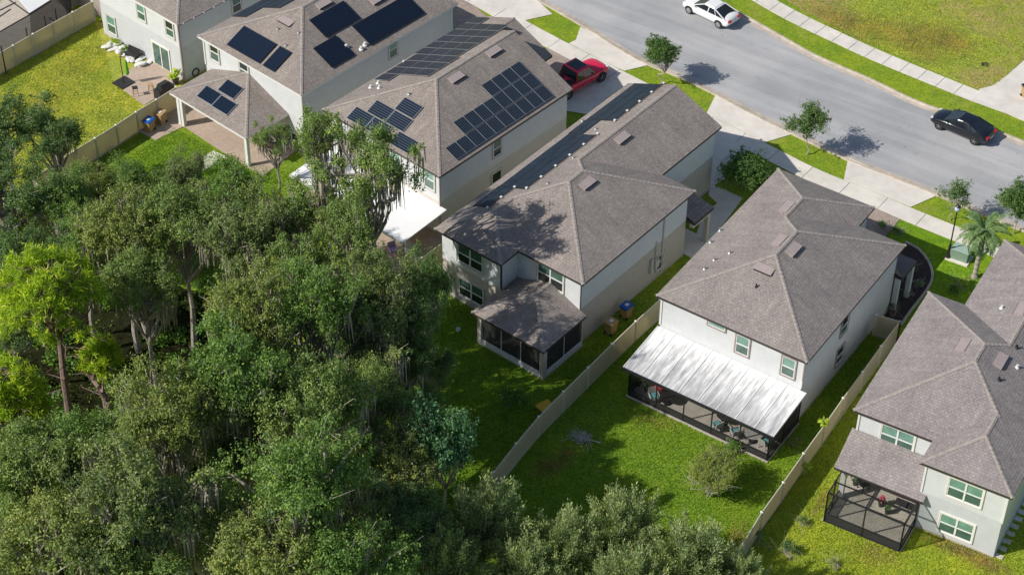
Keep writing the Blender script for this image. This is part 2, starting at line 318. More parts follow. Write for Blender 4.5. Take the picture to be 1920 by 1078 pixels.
# ---------------------------------------------------------------- houses
class House:
    def __init__(s,label,px,yaw,z0=5.5,p=.42,cat='house'):
        s.z0=z0; s.p=p; o=P(*px,z0); s.yaw=R(yaw); s.o=Vector((o.x,o.y,0))
        s.root=empty('house',s.o,s.yaw,label,cat); s.inv=(Matrix.Translation(s.o)@Matrix.Rotation(s.yaw,4,'Z')).inverted()
        s.rects=[]
    def loc(s,px,py,z): return s.inv@P(px,py,z)
    def ray(s,px,py,f):                       # intersection of the sight line with a surface f(local)->signed
        a,b=s.loc(px,py,-3),s.loc(px,py,12); fa=f(a)
        for _ in range(50):
            m=(a+b)/2; fm=f(m)
            if (fa<=0)==(fm<=0): a,fa=m,fm
            else: b=m
        return a
    def walls(s,poly,mats,h1=3.0,h2=None,belt=True,name='wall'):
        h2=h2 or s.z0-.06; b=MB(); poly=ccw(poly)
        for i in range(len(poly)):
            p,q=poly[i],poly[(i+1)%len(poly)]
            for z0,z1,m in ((0,h1,0),(h1,h2,1)):
                b.face([(p[0],p[1],z0),(q[0],q[1],z0),(q[0],q[1],z1),(p[0],p[1],z1)],m)
        b.face([(p[0],p[1],h2) for p in poly],1)
        o=b.build(name,mats,s.root)
        bb=MB(); ob=[]
        for i in range(len(poly)):      # slab edge at the base
            p,q=Vector(poly[i]),Vector(poly[(i+1)%len(poly)]); t=(q-p).normalized(); n=Vector((t.y,-t.x))
            a,c=p-t*.0,q+t*.0; d=.05
            bb.hexa([(*a,0),(*(a+n*d),0),(*(c+n*d),0),(*c,0),(*a,.16),(*(a+n*d),.16),(*(c+n*d),.16),(*c,.16)])
        bb.build('foundation',M_slab,s.root)
        return o
    def corner(s,x,y,m=None,z0=3.0,z1=None,w=.12):
        b=MB(); b.box(x-w/2,x+w/2,y-w/2,y+w/2,z0,z1 or s.z0-.12); return b.build('corner_trim',m or M_trimwhite,s.root)
    def height(s,x,y,rects=None,skip=None):
        h=-9
        for r in (rects or s.rects):
            x0,x1,y0,y1,ta,tb,z0,p=r
            if r is skip: continue
            if x<x0-1e-6 or x>x1+1e-6 or y<y0-1e-6 or y>y1+1e-6: continue
            k=min(x-x0,x1-x)
            if ta=='h': k=min(k,y-y0)
            if tb=='h': k=min(k,y1-y)
            h=max(h,z0+p*k)
        return h
    def roof(s,rects,mat,name='roof',z0=None,p=None,gutter=None,fascia=None,capmat=None):
        z0=s.z0 if z0 is None else z0; p=p or s.p; b=MB(); RS=[]
        for (x0,x1,y0,y1,ta,tb) in rects:
            RS.append((x0,x1,y0,y1,ta,tb,z0,p)); hw=(x1-x0)/2; xm=(x0+x1)/2; zr=z0+p*hw; k=math.sqrt(1+p*p)
            ya=y0+hw if ta=='h' else y0; yb=y1-hw if tb=='h' else y1
            if ya>yb: ya=yb=(ya+yb)/2
            t=.17
            A,B_,C,D=(x0,y0),(x1,y0),(x1,y1),(x0,y1)
            b.face([(x1,y0,z0),(x1,y1,z0),(xm,yb,zr),(xm,ya,zr)],0,[(y0,0),(y1,0),(yb,hw*k),(ya,hw*k)])
            b.face([(x0,y1,z0),(x0,y0,z0),(xm,ya,zr),(xm,yb,zr)],0,[(-y1+3.1,0),(-y0+3.1,0),(-ya+3.1,hw*k),(-yb+3.1,hw*k)])
            b.face([(x0,y0,z0),(x1,y0,z0),(xm,ya,zr)],0 if ta=='h' else 2,[(x0+7.3,0),(x1+7.3,0),(xm+7.3,hw*k)])
            b.face([(x1,y1,z0),(x0,y1,z0),(xm,yb,zr)],0 if tb=='h' else 2,[(-x1,0),(-x0,0),(-xm,hw*k)])
            for (a,c) in ((A,B_),(B_,C),(C,D),(D,A)): b.face([(*a,z0-t),(*c,z0-t),(*c,z0),(*a,z0)],1)
            b.face([(*A,z0-t),(*D,z0-t),(*C,z0-t),(*B_,z0-t)],3)
        ro=b.build(name,[mat,fascia or M_trimdark,W_white,M_soffit],s.root)
        if name=='roof': s.rects+=RS; s.ro=ro
        # ridge and hip caps, only where the crease is really exposed
        cb=MB(); segs=[]
        for r in RS:
            x0,x1,y0,y1,ta,tb,_,_=r; hw=(x1-x0)/2; xm=(x0+x1)/2
            ya=y0+hw if ta=='h' else y0; yb=y1-hw if tb=='h' else y1
            if ya>yb: ya=yb=(ya+yb)/2
            segs.append(((xm,ya),(xm,yb)))
            if ta=='h': segs+=[((x0,y0),(xm,ya)),((x1,y0),(xm,ya))]
            if tb=='h': segs+=[((x0,y1),(xm,yb)),((x1,y1),(xm,yb))]
        for a,c in segs:
            a,c=Vector(a),Vector(c); L=(c-a).length
            if L<.3: continue
            t=(c-a)/L; n=Vector((-t.y,t.x)); k=int(L/.28)
            for i in range(k):
                q=a+t*(i+.5)*L/k; h=s.height(q.x,q.y,RS); e=.25
                q1,q2=q+n*e,q-n*e; h1,h2=s.height(q1.x,q1.y,RS),s.height(q2.x,q2.y,RS)
                if h1<0: h1=h-.1
                if h2<0: h2=h-.1
                own=h-(h1+h2)/2
                if own<.03: continue
                qa=a+t*(i-.05)*L/k; qb=a+t*(i+1.12)*L/k
                za=s.height(*(a+t*max(.01,i*L/k)),RS); zb=s.height(*(a+t*min(L-.01,(i+1)*L/k)),RS)
                if za<0 or zb<0: continue
                hh=.12; dr=p*hh*(1 if abs(t.x)<.01 or abs(t.y)<.01 else .7071); up=.028
                for sg in (1,-1):
                    f=[(qa.x,qa.y,za+up+.012),(qb.x,qb.y,zb+up-.004),(qb.x+n.x*hh*sg,qb.y+n.y*hh*sg,zb+up-dr-.004),(qa.x+n.x*hh*sg,qa.y+n.y*hh*sg,za+up-dr+.012)]
                    cb.face(f if sg<0 else f[::-1])
        if cb.f: cb.build('ridge_cap',capmat or M_ridge,ro)
        return ro
    def slope(s,side,px,py):                  # point on a main roof plane: R,L,B ; side may carry its edge value
        k,v=side; z0=s.z0; p=s.p
        g={'R':lambda q:q.z-(z0+p*(v-q.x)),'L':lambda q:q.z-(z0+p*(q.x-v)),'B':lambda q:q.z-(z0+p*(q.y-v))}[k]
        return s.ray(px,py,g)
    def frame(s,side,x,y):                    # local frame on the plane at plan point x,y : origin, u (along eave), v (up slope), n
        k,v=side; p=s.p; c=1/math.sqrt(1+p*p)
        if k=='R': return Vector((x,y,s.z0+p*(v-x))),Vector((0,1,0)),Vector((-c,0,p*c)),Vector((p*c,0,c))
        if k=='L': return Vector((x,y,s.z0+p*(x-v))),Vector((0,-1,0)),Vector((c,0,p*c)),Vector((-p*c,0,c))
        return Vector((x,y,s.z0+p*(y-v))),Vector((1,0,0)),Vector((0,c,p*c)),Vector((0,-p*c,c))
    def panel(s,side,a0,a1,b0,b1,mat,lift=.09,name='solar_panel',edge=None,th=.04):
        """a = along the eave, b = plan distance range across the slope, both local"""
        q=[]
        for (a,bb) in ((a0,b0),(a1,b0),(a1,b1),(a0,b1)):
            x,y=(bb,a) if side[0] in 'RL' else (a,bb); o,u,v,n=s.frame(side,x,y); q.append(o)
        n_=s.frame(side,0,0)[3]; k=math.sqrt(1+s.p**2); lo=[p+n_*(lift-th) for p in q]; hi=[p+n_*lift for p in q]
        cx=sum(hi,Vector())/4; b=MB(); g=.03
        nn=(hi[1]-hi[0]).cross(hi[2]-hi[1])
        if nn.z<0: hi=hi[::-1]; lo=lo[::-1]
        b.hexa(lo+hi,1)
        ins=[h+(cx-h)*(g/1.0)+n_*.004 for h in hi]; w_=(hi[1]-hi[0]).length; h_=(hi[2]-hi[1]).length
        du=(hi[1]-hi[0]).normalized(); alongeave=abs(du.z)<.05
        uvs=[(0,0),(w_,0),(w_,h_),(0,h_)] if alongeave else [(0,0),(0,w_),(h_,w_),(h_,0)]
        if s.flip: uvs=[(y,x) for x,y in uvs]
        b.face(ins,0,uvs)
        o=b.build(name,[mat,edge or M_alu],s.ro); 
        return o
    flip=False
    def vent(s,side,px,py,along=True):
        q=s.slope(side,px,py); o,u,v,n=s.frame(side,q.x,q.y); b=MB(); 
        def pt(a,bb,c): return o+u*a+v*bb+n*c
        L,Wd=.62,.30
        b.hexa([pt(-L,-Wd,0),pt(L,-Wd,0),pt(L,Wd,0),pt(-L,Wd,0),pt(-L,-Wd,.17),pt(L,-Wd,.17),pt(L,Wd,.05),pt(-L,Wd,.05)],0)
        b.hexa([pt(-L+.05,-Wd-.035,.02),pt(L-.05,-Wd-.035,.02),pt(L-.05,-Wd-.002,.02),pt(-L+.05,-Wd-.002,.02),pt(-L+.05,-Wd-.035,.15),pt(L-.05,-Wd-.035,.15),pt(L-.05,-Wd-.002,.15),pt(-L+.05,-Wd-.002,.15)],1)
        return b.build('roof_vent',[M_vent,M_black],s.ro)
    def pipe(s,side,px,py,r=.09,h=.32,m=None):
        q=s.slope(side,px,py); b=MB(); b.tube((q.x,q.y,q.z-.1),(q.x,q.y,q.z+h),r,n=10); b.lathe([(r*2.1,0),(r*1.8,.05),(r*1.02,.12)],(q.x,q.y,q.z-.02),10)
        return b.build('vent_pipe',m or M_alu,s.ro)
    def window(s,axis,val,px,py,wd,ht,units=1,trim=None,pane=(None,None),sign=None,tw=.09,sash=True,name='window'):
        """axis 'y': rear wall at y=val facing -y ; axis 'x': right wall at x=val facing +x"""
        q=s.ray(px,py,(lambda a:a.y-val) if axis=='y' else (lambda a:a.x-val))
        c=q.x if axis=='y' else q.y; z=min(q.z,s.z0-.12-ht/2-tw)
        def T(a,d,zz): return (c+a,val-d,z+zz) if axis=='y' else (val+d,c+a,z+zz)
        def bx(b,a0,a1,d0,d1,z0,z1,m=0):
            x=[T(a0,d0,z0),T(a1,d0,z0),T(a1,d1,z0),T(a0,d1,z0),T(a0,d0,z1),T(a1,d0,z1),T(a1,d1,z1),T(a0,d1,z1)]
            if axis=='y': x=x[::-1]; x=[x[3],x[2],x[1],x[0],x[7],x[6],x[5],x[4]]; x=[T(a0,d1,z0),T(a1,d1,z0),T(a1,d0,z0),T(a0,d0,z0),T(a0,d1,z1),T(a1,d1,z1),T(a1,d0,z1),T(a0,d0,z1)]
            b.hexa(x,m)
        b=MB(); hw,hh=wd/2,ht/2; tr=trim or M_trimwhite
        bx(b,-hw-tw,-hw,0,.07,-hh-tw,hh+tw); bx(b,hw,hw+tw,0,.07,-hh-tw,hh+tw); bx(b,-hw,hw,0,.07,hh,hh+tw); bx(b,-hw,hw,0,.09,-hh-tw,-hh)
        wn=b.build(name,tr,s.root)
        us=wd/units; fb=MB()
        for i in range(units):
            a0=-hw+i*us+.004; a1=a0+us-.008; e=.055
            bx(fb,a0,a0+e,.004,.05,-hh,hh); bx(fb,a1-e,a1,.004,.05,-hh,hh); bx(fb,a0+e,a1-e,.004,.05,hh-e,hh); bx(fb,a0+e,a1-e,.004,.05,-hh,-hh+e)
            if sash: bx(fb,a0+e,a1-e,.004,.058,-.035,.035)
            if i: bx(fb,a0-.05,a0+.05,.004,.062,-hh,hh)
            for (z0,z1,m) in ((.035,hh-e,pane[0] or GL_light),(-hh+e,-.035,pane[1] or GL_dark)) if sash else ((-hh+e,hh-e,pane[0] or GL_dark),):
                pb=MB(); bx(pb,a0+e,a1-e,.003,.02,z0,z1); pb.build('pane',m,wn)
        fb.build('frame',M_white,wn)
        return wn
    def bx(s,name,x0,x1,y0,y1,z0,z1,m):
        b=MB(); b.box(x0,x1,y0,y1,z0,z1); return b.build(name,m,s.root)
    def down(s,x,y,m,z0=.1,w=.09):
        b=MB(); b.box(x-w/2,x+w/2,y-w/2,y+w/2,z0,s.z0-.3); b.box(x-w/2-.01,x+w/2+.01,y-w/2-.01,y+w/2+.01,s.z0-.3,s.z0-.17); return b.build('downspout',m,s.root)
    def gutter(s,a,c,m,z=None):
        z=z or s.z0; b=MB(); b.bar((a[0],a[1],z-.09),(c[0],c[1],z-.09),.11,.12); return b.build('gutter',m,s.root)
M_vent=noisy('vent_brown_metal',(.36,.30,.285),.08,3,.6)
M_wintrim_brown=noisy('brown_grey_trim',(.33,.27,.25),.1,3,.7); M_wintrim_grey=noisy('warm_grey_trim',(.5,.49,.45),.08,3,.7); M_cream=noisy('cream_trim',(.74,.71,.64),.05,3,.6)

# --- house D (white, metal patio roof)
D=House('grey-shingled white house with long stained white metal patio roof on its rear',(1513.5,680),-34)
D.walls([(-10.4,.3),(-.3,.3),(-.3,13.15),(-3.7,13.15),(-3.7,15.5),(-10.4,15.5)],[W_white2,W_white])
D.roof([(-10.7,0,0,13.5,'h','h'),(-10.69,-3.4,9.8,15.85,'n','h')],SH['grey'])
for a in (((-.3,.3)),((-10.4,.3))): D.corner(a[0],a[1],M_trimwhite)
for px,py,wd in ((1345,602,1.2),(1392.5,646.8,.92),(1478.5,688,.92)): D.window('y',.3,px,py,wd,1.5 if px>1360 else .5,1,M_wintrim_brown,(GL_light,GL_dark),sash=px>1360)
D.window('x',-.3,1583,609,.95,1.4,1,M_wintrim_brown,(GL_black,GL_dark)); D.window('x',-.3,1574,665,.95,1.4,1,M_wintrim_brown,(GL_black,GL_dark))
for sd,px,py in ((('R',0),1487,468),(('L',-10.7),1476,389),(('L',-10.7),1462,452),(('B',0),1433,505)): D.vent(sd,px,py)
for px,py in ((1350,433),(1339,488),(1321,505),(1368,475),(1332,455)): D.pipe(('L',-10.7),px,py,.07,.25)
D.pipe(('B',0),1418,538,.05,.25,M_black)
D.down(-.22,.2,M_wintrim_brown,3.7)
# entry roof on the right front
b=MB(); b.face([(-.35,13.2,3.7),(.3,13.2,3.05),(.3,15.3,3.05),(-3.6,15.3,3.05),(-3.6,13.2,3.7)],0,[(0,2),(0,0),(2,0),(5,0),(5,2)]); b.prism(ccw([(-3.6,13.2),(.3,13.2),(.3,15.3),(-3.6,15.3)]),2.8,3.04,1); b.build('entry_roof',[SH['grey'],M_trimdark],D.root)
D.bx('entry_column',-.05,.25,14.9,15.2,0,2.8,W_white2); D.bx('entry_column',-.25,.1,13.25,13.5,0,2.8,W_white2)
# patio: pan roof and screen walls
def pan_roof(Hh,x0,x1,ya,za,yb,zb,mat,name='patio_roof',ribs=8,front=M_black):
    b=MB(); b.hexa([(x0,ya,za-.1),(x1,ya,za-.1),(x1,yb,zb-.1),(x0,yb,zb-.1),(x0,ya,za),(x1,ya,za),(x1,yb,zb),(x0,yb,zb)])
    o=b.build(name,mat,Hh.root)
    if ribs:
        r=MB()
        for i in range(ribs+1):
            x=x0+(x1-x0)*i/ribs; r.bar((min(max(x,x0+.03),x1-.03),ya,za+.02),(min(max(x,x0+.03),x1-.03),yb-.01,zb+.02),.045,.035)
        r.build('roof_rib',M_metalroof,o)
    g=MB(); g.bar((x0-.02,ya-.06,za-.08),(x1+.02,ya-.06,za-.08),.12,.16); g.build('patio_gutter',front,o)
    return o
pan_roof(D,-10.55,.15,-3.85,2.42,.28,2.8,M_dirty)
D.bx('patio_slab',-10.2,-.05,-3.85,.3,0,.1,M_slab)
def screenwall(Hh,pts,z0,z1,nmid,kick=.55,m=SCR,mat=M_black,kickm=None,w=.07):
    """screened wall along pts: posts, rails and mesh"""
    a,c=Vector(pts[0]),Vector(pts[1]); b=MB(); k=MB(); sm=MB(); n=nmid+1
    for i in range(n+1):
        q=a.lerp(c,i/n); b2=MB(); b2.bar((q.x,q.y,z0),(q.x,q.y,z1),w); b2.build('screen_post',mat,Hh.root)
    for zz in (z0+.04,z1-.04)+((z0+kick,) if kick else ()):
        b=MB(); b.bar((*a,zz),(*c,zz),w*.8); b.build('screen_rail',mat,Hh.root)
    t=(c-a).normalized(); nn=Vector((t.y,-t.x))*.006
    sm.face([(*a,z0+kick),(*c,z0+kick),(*c,z1),(*a,z1)]); sm.build('screen_mesh',m,Hh.root)
    sk=MB(); sk.face([(*(a+nn),z0),(*(c+nn),z0),(*(c+nn),z0+kick),(*(a+nn),z0+kick)]); sk.build('kick_screen',kickm or SCR2,Hh.root)
screenwall(D,((-10.1,-3.72),(-.15,-3.72)),.1,2.32,4,.5,screen_mat('screen_light',.2)); screenwall(D,((-.15,-3.72),(-.15,.25)),.1,2.34,1,.5,SCR2); screenwall(D,((-10.1,.25),(-10.1,-3.72)),.1,2.34,1,.5,SCR2)

# --- house C (centre)
C=House('brown-shingled house with tree shadows on its roof and dark screened rear porch',(1093,534),-38.6)
C.walls([(-10.5,-1.4),(-5.5,-1.4),(-5.5,.3),(-.35,.3),(-.35,12.0),(-3.05,12.0),(-3.05,19.1),(-10.5,19.1)],[W_greige,W_blue])
C.roof([(-10.85,0,0,12.35,'h','h'),(-10.838,-5.2,-1.8,2.82,'h','n'),(-10.838,-2.75,8.3,19.4,'n','g')],SH['warm'])
C.window('y',-1.4,882,483.5,2.1,1.5,2,M_wintrim_grey,(GL_dark,GL_black)); C.window('y',-1.4,884,547,2.1,1.5,2,M_wintrim_grey,(GL_dark,GL_black))
C.window('y',.3,1032.5,519,2.1,1.6,2,M_wintrim_grey,(GL_dark,GL_black)); C.window('x',-.35,1237,490,.8,1.25,1,M_wintrim_grey,(GL_dark,GL_black))
for sd,px,py in ((('R',0),1101,344),(('R',-2.75),1166,259)): C.vent(sd,px,py)
C.corner(-5.5,-1.4,M_trimdark,3,None,.1); C.corner(-.35,.3,M_trimdark,3,None,.06)
C.down(-.3,9.3,M_wintrim_grey,.2); C.down(-10.45,-1.35,M_trimwhite,.2,.06)
b=MB(); b.box(-.34,-.1,8.3,8.75,1.2,1.9); b.box(-.34,-.14,7.9,8.15,1.0,2.2); b.tube((-.25,8.5,1.9),(-.25,8.5,3.4),.04); b.build('meter_box',M_wintrim_grey,C.root)
# porch of C
C.roof([(-5.75,.15,-4.1,.32,'h','n')],SH['warm'],'porch_roof',2.72,.42)
C.bx('porch_slab',-5.5,-.02,-3.85,.3,0,.1,M_slab)
for nm,a in (('porch_column',(-.35,-.02,-3.85,-3.5)),('porch_column',(-5.5,-5.15,-3.85,-3.5))): C.bx(nm,*a,.1,2.6,W_greige)
C.bx('porch_beam',-5.48,-.04,-3.8,-3.55,2.33,2.56,W_greige); C.bx('porch_beam',-.33,-.04,-3.5,.3,2.33,2.56,W_greige)
C.bx('porch_low_wall',-5.15,-.35,-3.82,-3.66,.1,.42,W_blue); C.bx('porch_low_wall',-.2,-.05,-3.5,.28,.1,.42,W_blue)
screenwall(C,((-5.15,-3.74),(-.35,-3.74)),.42,2.35,2,.0,screen_mat('porch_screen',.82),M_white,None,.05)
screenwall(C,((-.12,-3.5),(-.12,.25)),.42,2.35,1,.0,screen_mat('porch_screen_side',.82),M_white,None,.05)
# entry roof of C on its right front
b=MB(); b.face([(-3.0,12.05,4.0),(.35,12.05,3.1),(.35,14.3,3.1),(-3.0,14.3,3.7)],0,[(0,2),(0,0),(2,0),(2,2)]); b.prism(ccw([(-3.0,12.05),(.35,12.05),(.35,14.3),(-3.0,14.3)]),2.85,3.09,1); b.build('entry_roof',[SH['warm'],M_trimdark],C.root)
C.bx('entry_column',-.1,.2,13.9,14.2,0,2.85,W_greige); C.bx('entry_beam',-.1,.2,12.1,13.9,2.5,2.84,W_greige); C.bx('entry_slab',-3,.3,12.05,14.3,.0,.1,M_concrete)
# pool heating mats on the left slope of C
LC=('L',-10.85)
def mat_run(Hh,side,a0,a1,b0,b1,n=3):
    for i in range(n):
        u0=b0+(b1-b0)*i/n; u1=b0+(b1-b0)*(i+1)/n-.02
        Hh.panel(side,a0,a1,u0,u1,SOL_mat,.05,'solar_mat',M_black,.03)
for a0,a1,b0,b1 in ((1.35,4.0,-10.15,-8.85),(3.95,11.6,-10.1,-7.85),(11.62,13.7,-10.2,-9.0),(13.72,19.3,-10.2,-7.88)):
    mat_run(C,LC,a0,a1,b0,b1,2 if b1-b0<1.6 else 3)
pm=MB()
for a0,a1,bb in ((1.2,4.0,-8.8),(4.0,11.7,-7.8),(13.7,19.4,-7.83)):
    q0=C.frame(LC,bb,a0)[0]+Vector((0,0,.09)); q1=C.frame(LC,bb,a1)[0]+Vector((0,0,.09)); pm.tube(q0,q1,.035)
    k=int((a1-a0)/1.3)
    for i in range(k+1): 
        q=q0.lerp(q1,i/max(1,k)); pm.box(q.x-.07,q.x+.07,q.y-.07,q.y+.07,q.z-.02,q.z+.07,1)
pm.build('header_pipe',[M_black,M_white],C.ro)
for px,py in ((1092,228),(1075,297),(1027,345),(1117,243)): C.pipe(LC,px,py,.06,.2)

# --- house B (solar panels)
B=House('tan-shingled house with lined solar panels and flat white patio roof behind oak',(824,332),-41.5)
B.walls([(-11,.3),(-.3,.3),(-.3,13.5),(-4.1,13.5),(-4.1,15.6),(-11,15.6)],[stucco('stucco_pale_greige',(.57,.55,.515)),W_white])
B.roof([(-11.3,0,0,13.75,'h','g'),(-11.288,-3.8,9.0,15.9,'n','g')],SH['tan'])
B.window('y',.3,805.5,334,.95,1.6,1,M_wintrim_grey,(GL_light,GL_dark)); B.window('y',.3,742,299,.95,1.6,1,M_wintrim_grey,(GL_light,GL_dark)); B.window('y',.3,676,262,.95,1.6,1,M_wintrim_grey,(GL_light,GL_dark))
B.window('x',-.3,931.7,277,.85,1.35,1,M_wintrim_grey,(GL_dark,GL_black)); B.window('x',-.3,930.7,331,1.0,.9,1,M_wintrim_grey,(GL_black,GL_black),sash=False)
B.down(-.24,.24,M_wintrim_brown,.2,.07)
for px,py in ((855,146),(925,97)): B.vent(('R',0),px,py)
B.flip=True
BR=('R',0); rows=[(-1.34,-.28),(-2.5,-1.42),(-3.6,-2.56)]
for k in range(10):
    y0=1.95+k*1.005; nrow=1 if k<2 else (2 if k<6 else 3)
    for (b0,b1) in rows[:nrow]: B.panel(BR,y0+.02,y0+.98,b1,b0,SOL_lines,.10)
B.flip=False
for x0,x1,y0,y1 in ((-9.15,-7.4,.28,1.3),(-7.36,-5.62,.28,1.3),(-4.95,-3.22,.25,1.27),(-8.2,-6.45,1.36,2.38),(-6.41,-4.7,1.36,2.38),(-6.55,-4.8,2.45,3.5)): B.panel(('B',0),x0,x1,y0,y1,SOL_lines,.10)
BL=('L',-11.3)
for k in range(10):
    y0=4.7+k*1.09; 
    cols={0:(-10.9,-8.7),1:(-10.9,-6.7),2:(-10.9,-6.7),3:(-10.9,-6.7)}.get(k,(-11.15,-6.8) if k<9 else (-11.15,-9.3))
    x=cols[0]
    while x+1.4<cols[1]+.2: 
        B.panel(BL,y0+.03,y0+1.06,x+.01,x+1.44,SOL_left,.10); x+=1.46
for px,py in ((757,119),(711,166),(695,165),(709,157)): B.pipe(BL,px,py,.08,.22,M_white)
for px,py in ((767,178),): B.pipe(('B',0),px,py,.07,.2)
pan_roof(B,-10.6,.35,-3.95,2.42,.28,2.7,noisy('white_patio_roof',(.84,.84,.83),.02,1,.4),ribs=0,front=M_wintrim_grey)
for x in (-10.3,-5.2,.1): B.bx('patio_post',x-.08,x+.08,-3.84,-3.68,0,2.36,M_wintrim_brown)
B.bx('patio_slab',-10.5,.3,-4.6,.3,0,.09,M_paver2)
# --- house H2
A2=House('brown-shingled house with plain dark solar panels and hip-roofed rear patio',(565,180),-41.5)
A2.walls([(-10.75,.3),(-.3,.3),(-.3,15.9),(-10.75,15.9)],[W_white2,W_white])
A2.roof([(-11.05,0,0,16.2,'h','h')],SH['tan'],fascia=M_trimwhite)
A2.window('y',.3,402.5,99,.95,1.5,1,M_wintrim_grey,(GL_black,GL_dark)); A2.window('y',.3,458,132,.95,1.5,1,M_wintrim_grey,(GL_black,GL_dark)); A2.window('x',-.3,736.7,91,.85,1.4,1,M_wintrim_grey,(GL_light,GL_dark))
A2.window('y',.3,548,262,1.6,1.5,2,M_wintrim_grey,(GL_black,GL_dark))
A2.down(-.22,.22,M_wintrim_grey,.2); A2.corner(-10.75,.3,M_trimwhite)
AR=('R',0)
for k in range(3): A2.panel(AR,5.05+k*1.16,6.18+k*1.16,-4.38,-2.66,SOL_plain,.12,edge=M_black)
for k in range(2): A2.panel(AR,3.55+k*1.14,4.67+k*1.14,-2.45,-.55,SOL_plain,.12,edge=M_black)
for k in range(5): A2.panel(AR,7.45+k*1.14,8.57+k*1.14,-2.45,-.57,SOL_plain,.12,edge=M_black)
for x0,x1 in ((-8.28,-7.14),(-7.12,-5.97),(-5.95,-4.8),(-4.45,-3.25)): A2.panel(('B',0),x0,x1,.46,2.26,SOL_plain,.12,edge=M_black)
for a in (((3.4,6.4,-11.0,-9.4)),((5.1,9.5,-9.38,-7.5)),((6.42,9.5,-11.0,-9.42))): mat_run(A2,('L',-11.05),*a,2)
A2.vent(AR,606,8); A2.vent(AR,707,0); A2.vent(('B',0),537,41)
for px,py in ((521,56),(560,63),(536,87)): A2.pipe(('B',0),px,py,.06,.2)
for px,py in ((649,89),(677,93),(684,85)): A2.pipe(AR,px,py,.1,.22,M_white)
A2.roof([(-10.15,-1.9,-3.8,.33,'h','n')],SH['tan'],'patio_roof',2.85,.40,fascia=M_trimwhite)
for x,y in ((-9.7,-3.4),(-9.35,-3.4),(-2.3,-3.45)): A2.bx('patio_column',x-.13,x+.13,y-.13,y+.13,0,2.75,M_trimwhite)
A2.bx('patio_beam',-9.8,-2.2,-3.5,-3.3,2.42,2.7,M_trimwhite)
for x0,x1,y0,y1,o in ((-7.95,-6.3,-3.1,-2.05,0),(-6.27,-4.6,-3.15,-2.1,0),(-6.9,-5.2,-1.95,-.9,0)):
    b=MB(); z=lambda y:2.85+.40*(y+3.8)+.1
    b.hexa([(x0,y0,z(y0)-.04),(x1,y0,z(y0)-.04),(x1,y1,z(y1)-.04),(x0,y1,z(y1)-.04),(x0,y0,z(y0)),(x1,y0,z(y0)),(x1,y1,z(y1)),(x0,y1,z(y1))],1); e=.03
    b.face([(x0+e,y0+e,z(y0+e)+.004),(x1-e,y0+e,z(y0+e)+.004),(x1-e,y1-e,z(y1-e)+.004),(x0+e,y1-e,z(y1-e)+.004)],0); b.build('solar_panel',[SOL_plain,M_alu],A2.root)
sheet('patio_pavers',[(236,236),(293,264),(345,238),(407,279),(492,332),(560,280),(470,190),(330,165)],.06,M_paver2,th=.05)
# --- house H1 (top left)
A1=House('off-white house with sliding glass door facing sandbag pile and brown corner downspout',(332,47),-41.5,5.4)
A1.walls([(-9.8,.3),(-.3,.3),(-.3,13),(-9.8,13)],[W_lgrey,W_white])
A1.roof([(-10.1,0,0,13.3,'h','h')],SH['tan'],fascia=M_trimwhite)
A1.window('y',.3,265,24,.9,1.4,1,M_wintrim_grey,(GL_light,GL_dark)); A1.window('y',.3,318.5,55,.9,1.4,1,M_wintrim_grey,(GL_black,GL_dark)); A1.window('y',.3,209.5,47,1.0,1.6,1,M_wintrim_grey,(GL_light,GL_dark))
A1.window('y',.3,303.6,108,1.9,2.1,2,M_cream,(GL_dark,GL_dark),sash=False,name='sliding_door'); A1.window('x',-.3,443,8,.9,1.4,1,M_wintrim_grey,(GL_dark,GL_black))
A1.down(-.22,.22,M_wintrim_brown,.1,.12); A1.gutter((.05,-.05),(.05,8),M_wintrim_brown)
b=MB()
for k in range(9): b.lathe([(.02,-.05),(.055,-.03),(.055,.03),(.02,.05)],(.13,.5+k*1.0,5.3),8)
b.build('string_light',M_white,A1.root)
A1.panel(('B',0),-4.8,-2.3,2.9-.6,4.1-.6,SOL_plain,.12)
sheet('patio_pavers',[(214,157),(248,128),(290,119),(345,150),(300,180),(270,199)],.06,M_paver2,th=.05)
# --- neighbour at the far top left: brown wall, pan roof, cage
K=House('brown-grey walled house corner with bright white patio roof at top left corner',(190,-62),-41.5,5.4)
K.walls([(-10,-1.0),(-4.2,-1.0),(-4.2,.3),(-.3,.3),(-.3,12),(-10,12)],[W_brown,W_cream]); K.roof([(-10.3,0,0,12.3,'h','h')],SH['tan'])
# --- house E (right)
E_=House('grey-shingled white house with mint-tinted rear windows at lower right corner',(1899,934),-29.5)
E_.walls([(-10.15,2.3),(-5.2,2.3),(-5.2,.3),(-.3,.3),(-.3,21.3),(-7.8,21.3),(-7.8,13.95),(-10.15,13.95)],[W_lgrey,W_white])
E_.roof([(-10.5,0,2.0,14.25,'h','h'),(-5.55,-.012,0,4.77,'h','n'),(-8.1,-.012,10.2,21.6,'n','h')],SH['cool'])
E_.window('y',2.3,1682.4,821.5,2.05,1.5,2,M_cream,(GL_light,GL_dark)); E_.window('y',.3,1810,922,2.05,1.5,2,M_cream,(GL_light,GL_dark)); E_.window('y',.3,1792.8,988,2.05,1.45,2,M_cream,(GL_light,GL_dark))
for x,y in ((-5.2,.3),(-.3,.3),(-10.15,2.3)): E_.corner(x,y)
for sd,px,py in ((('R',0),1875,676),(('L',-10.5),1806,648),(('L',-8.1),1916,580)): E_.vent(sd,px,py)
for sd,px,py,m in ((('R',0),1907,689,M_white),(('R',0),1873,712,M_black),(('L',-8.1),1878,578,M_white),(('R',0),1906,652,M_black)): E_.pipe(sd,px,py,.07,.22,m)
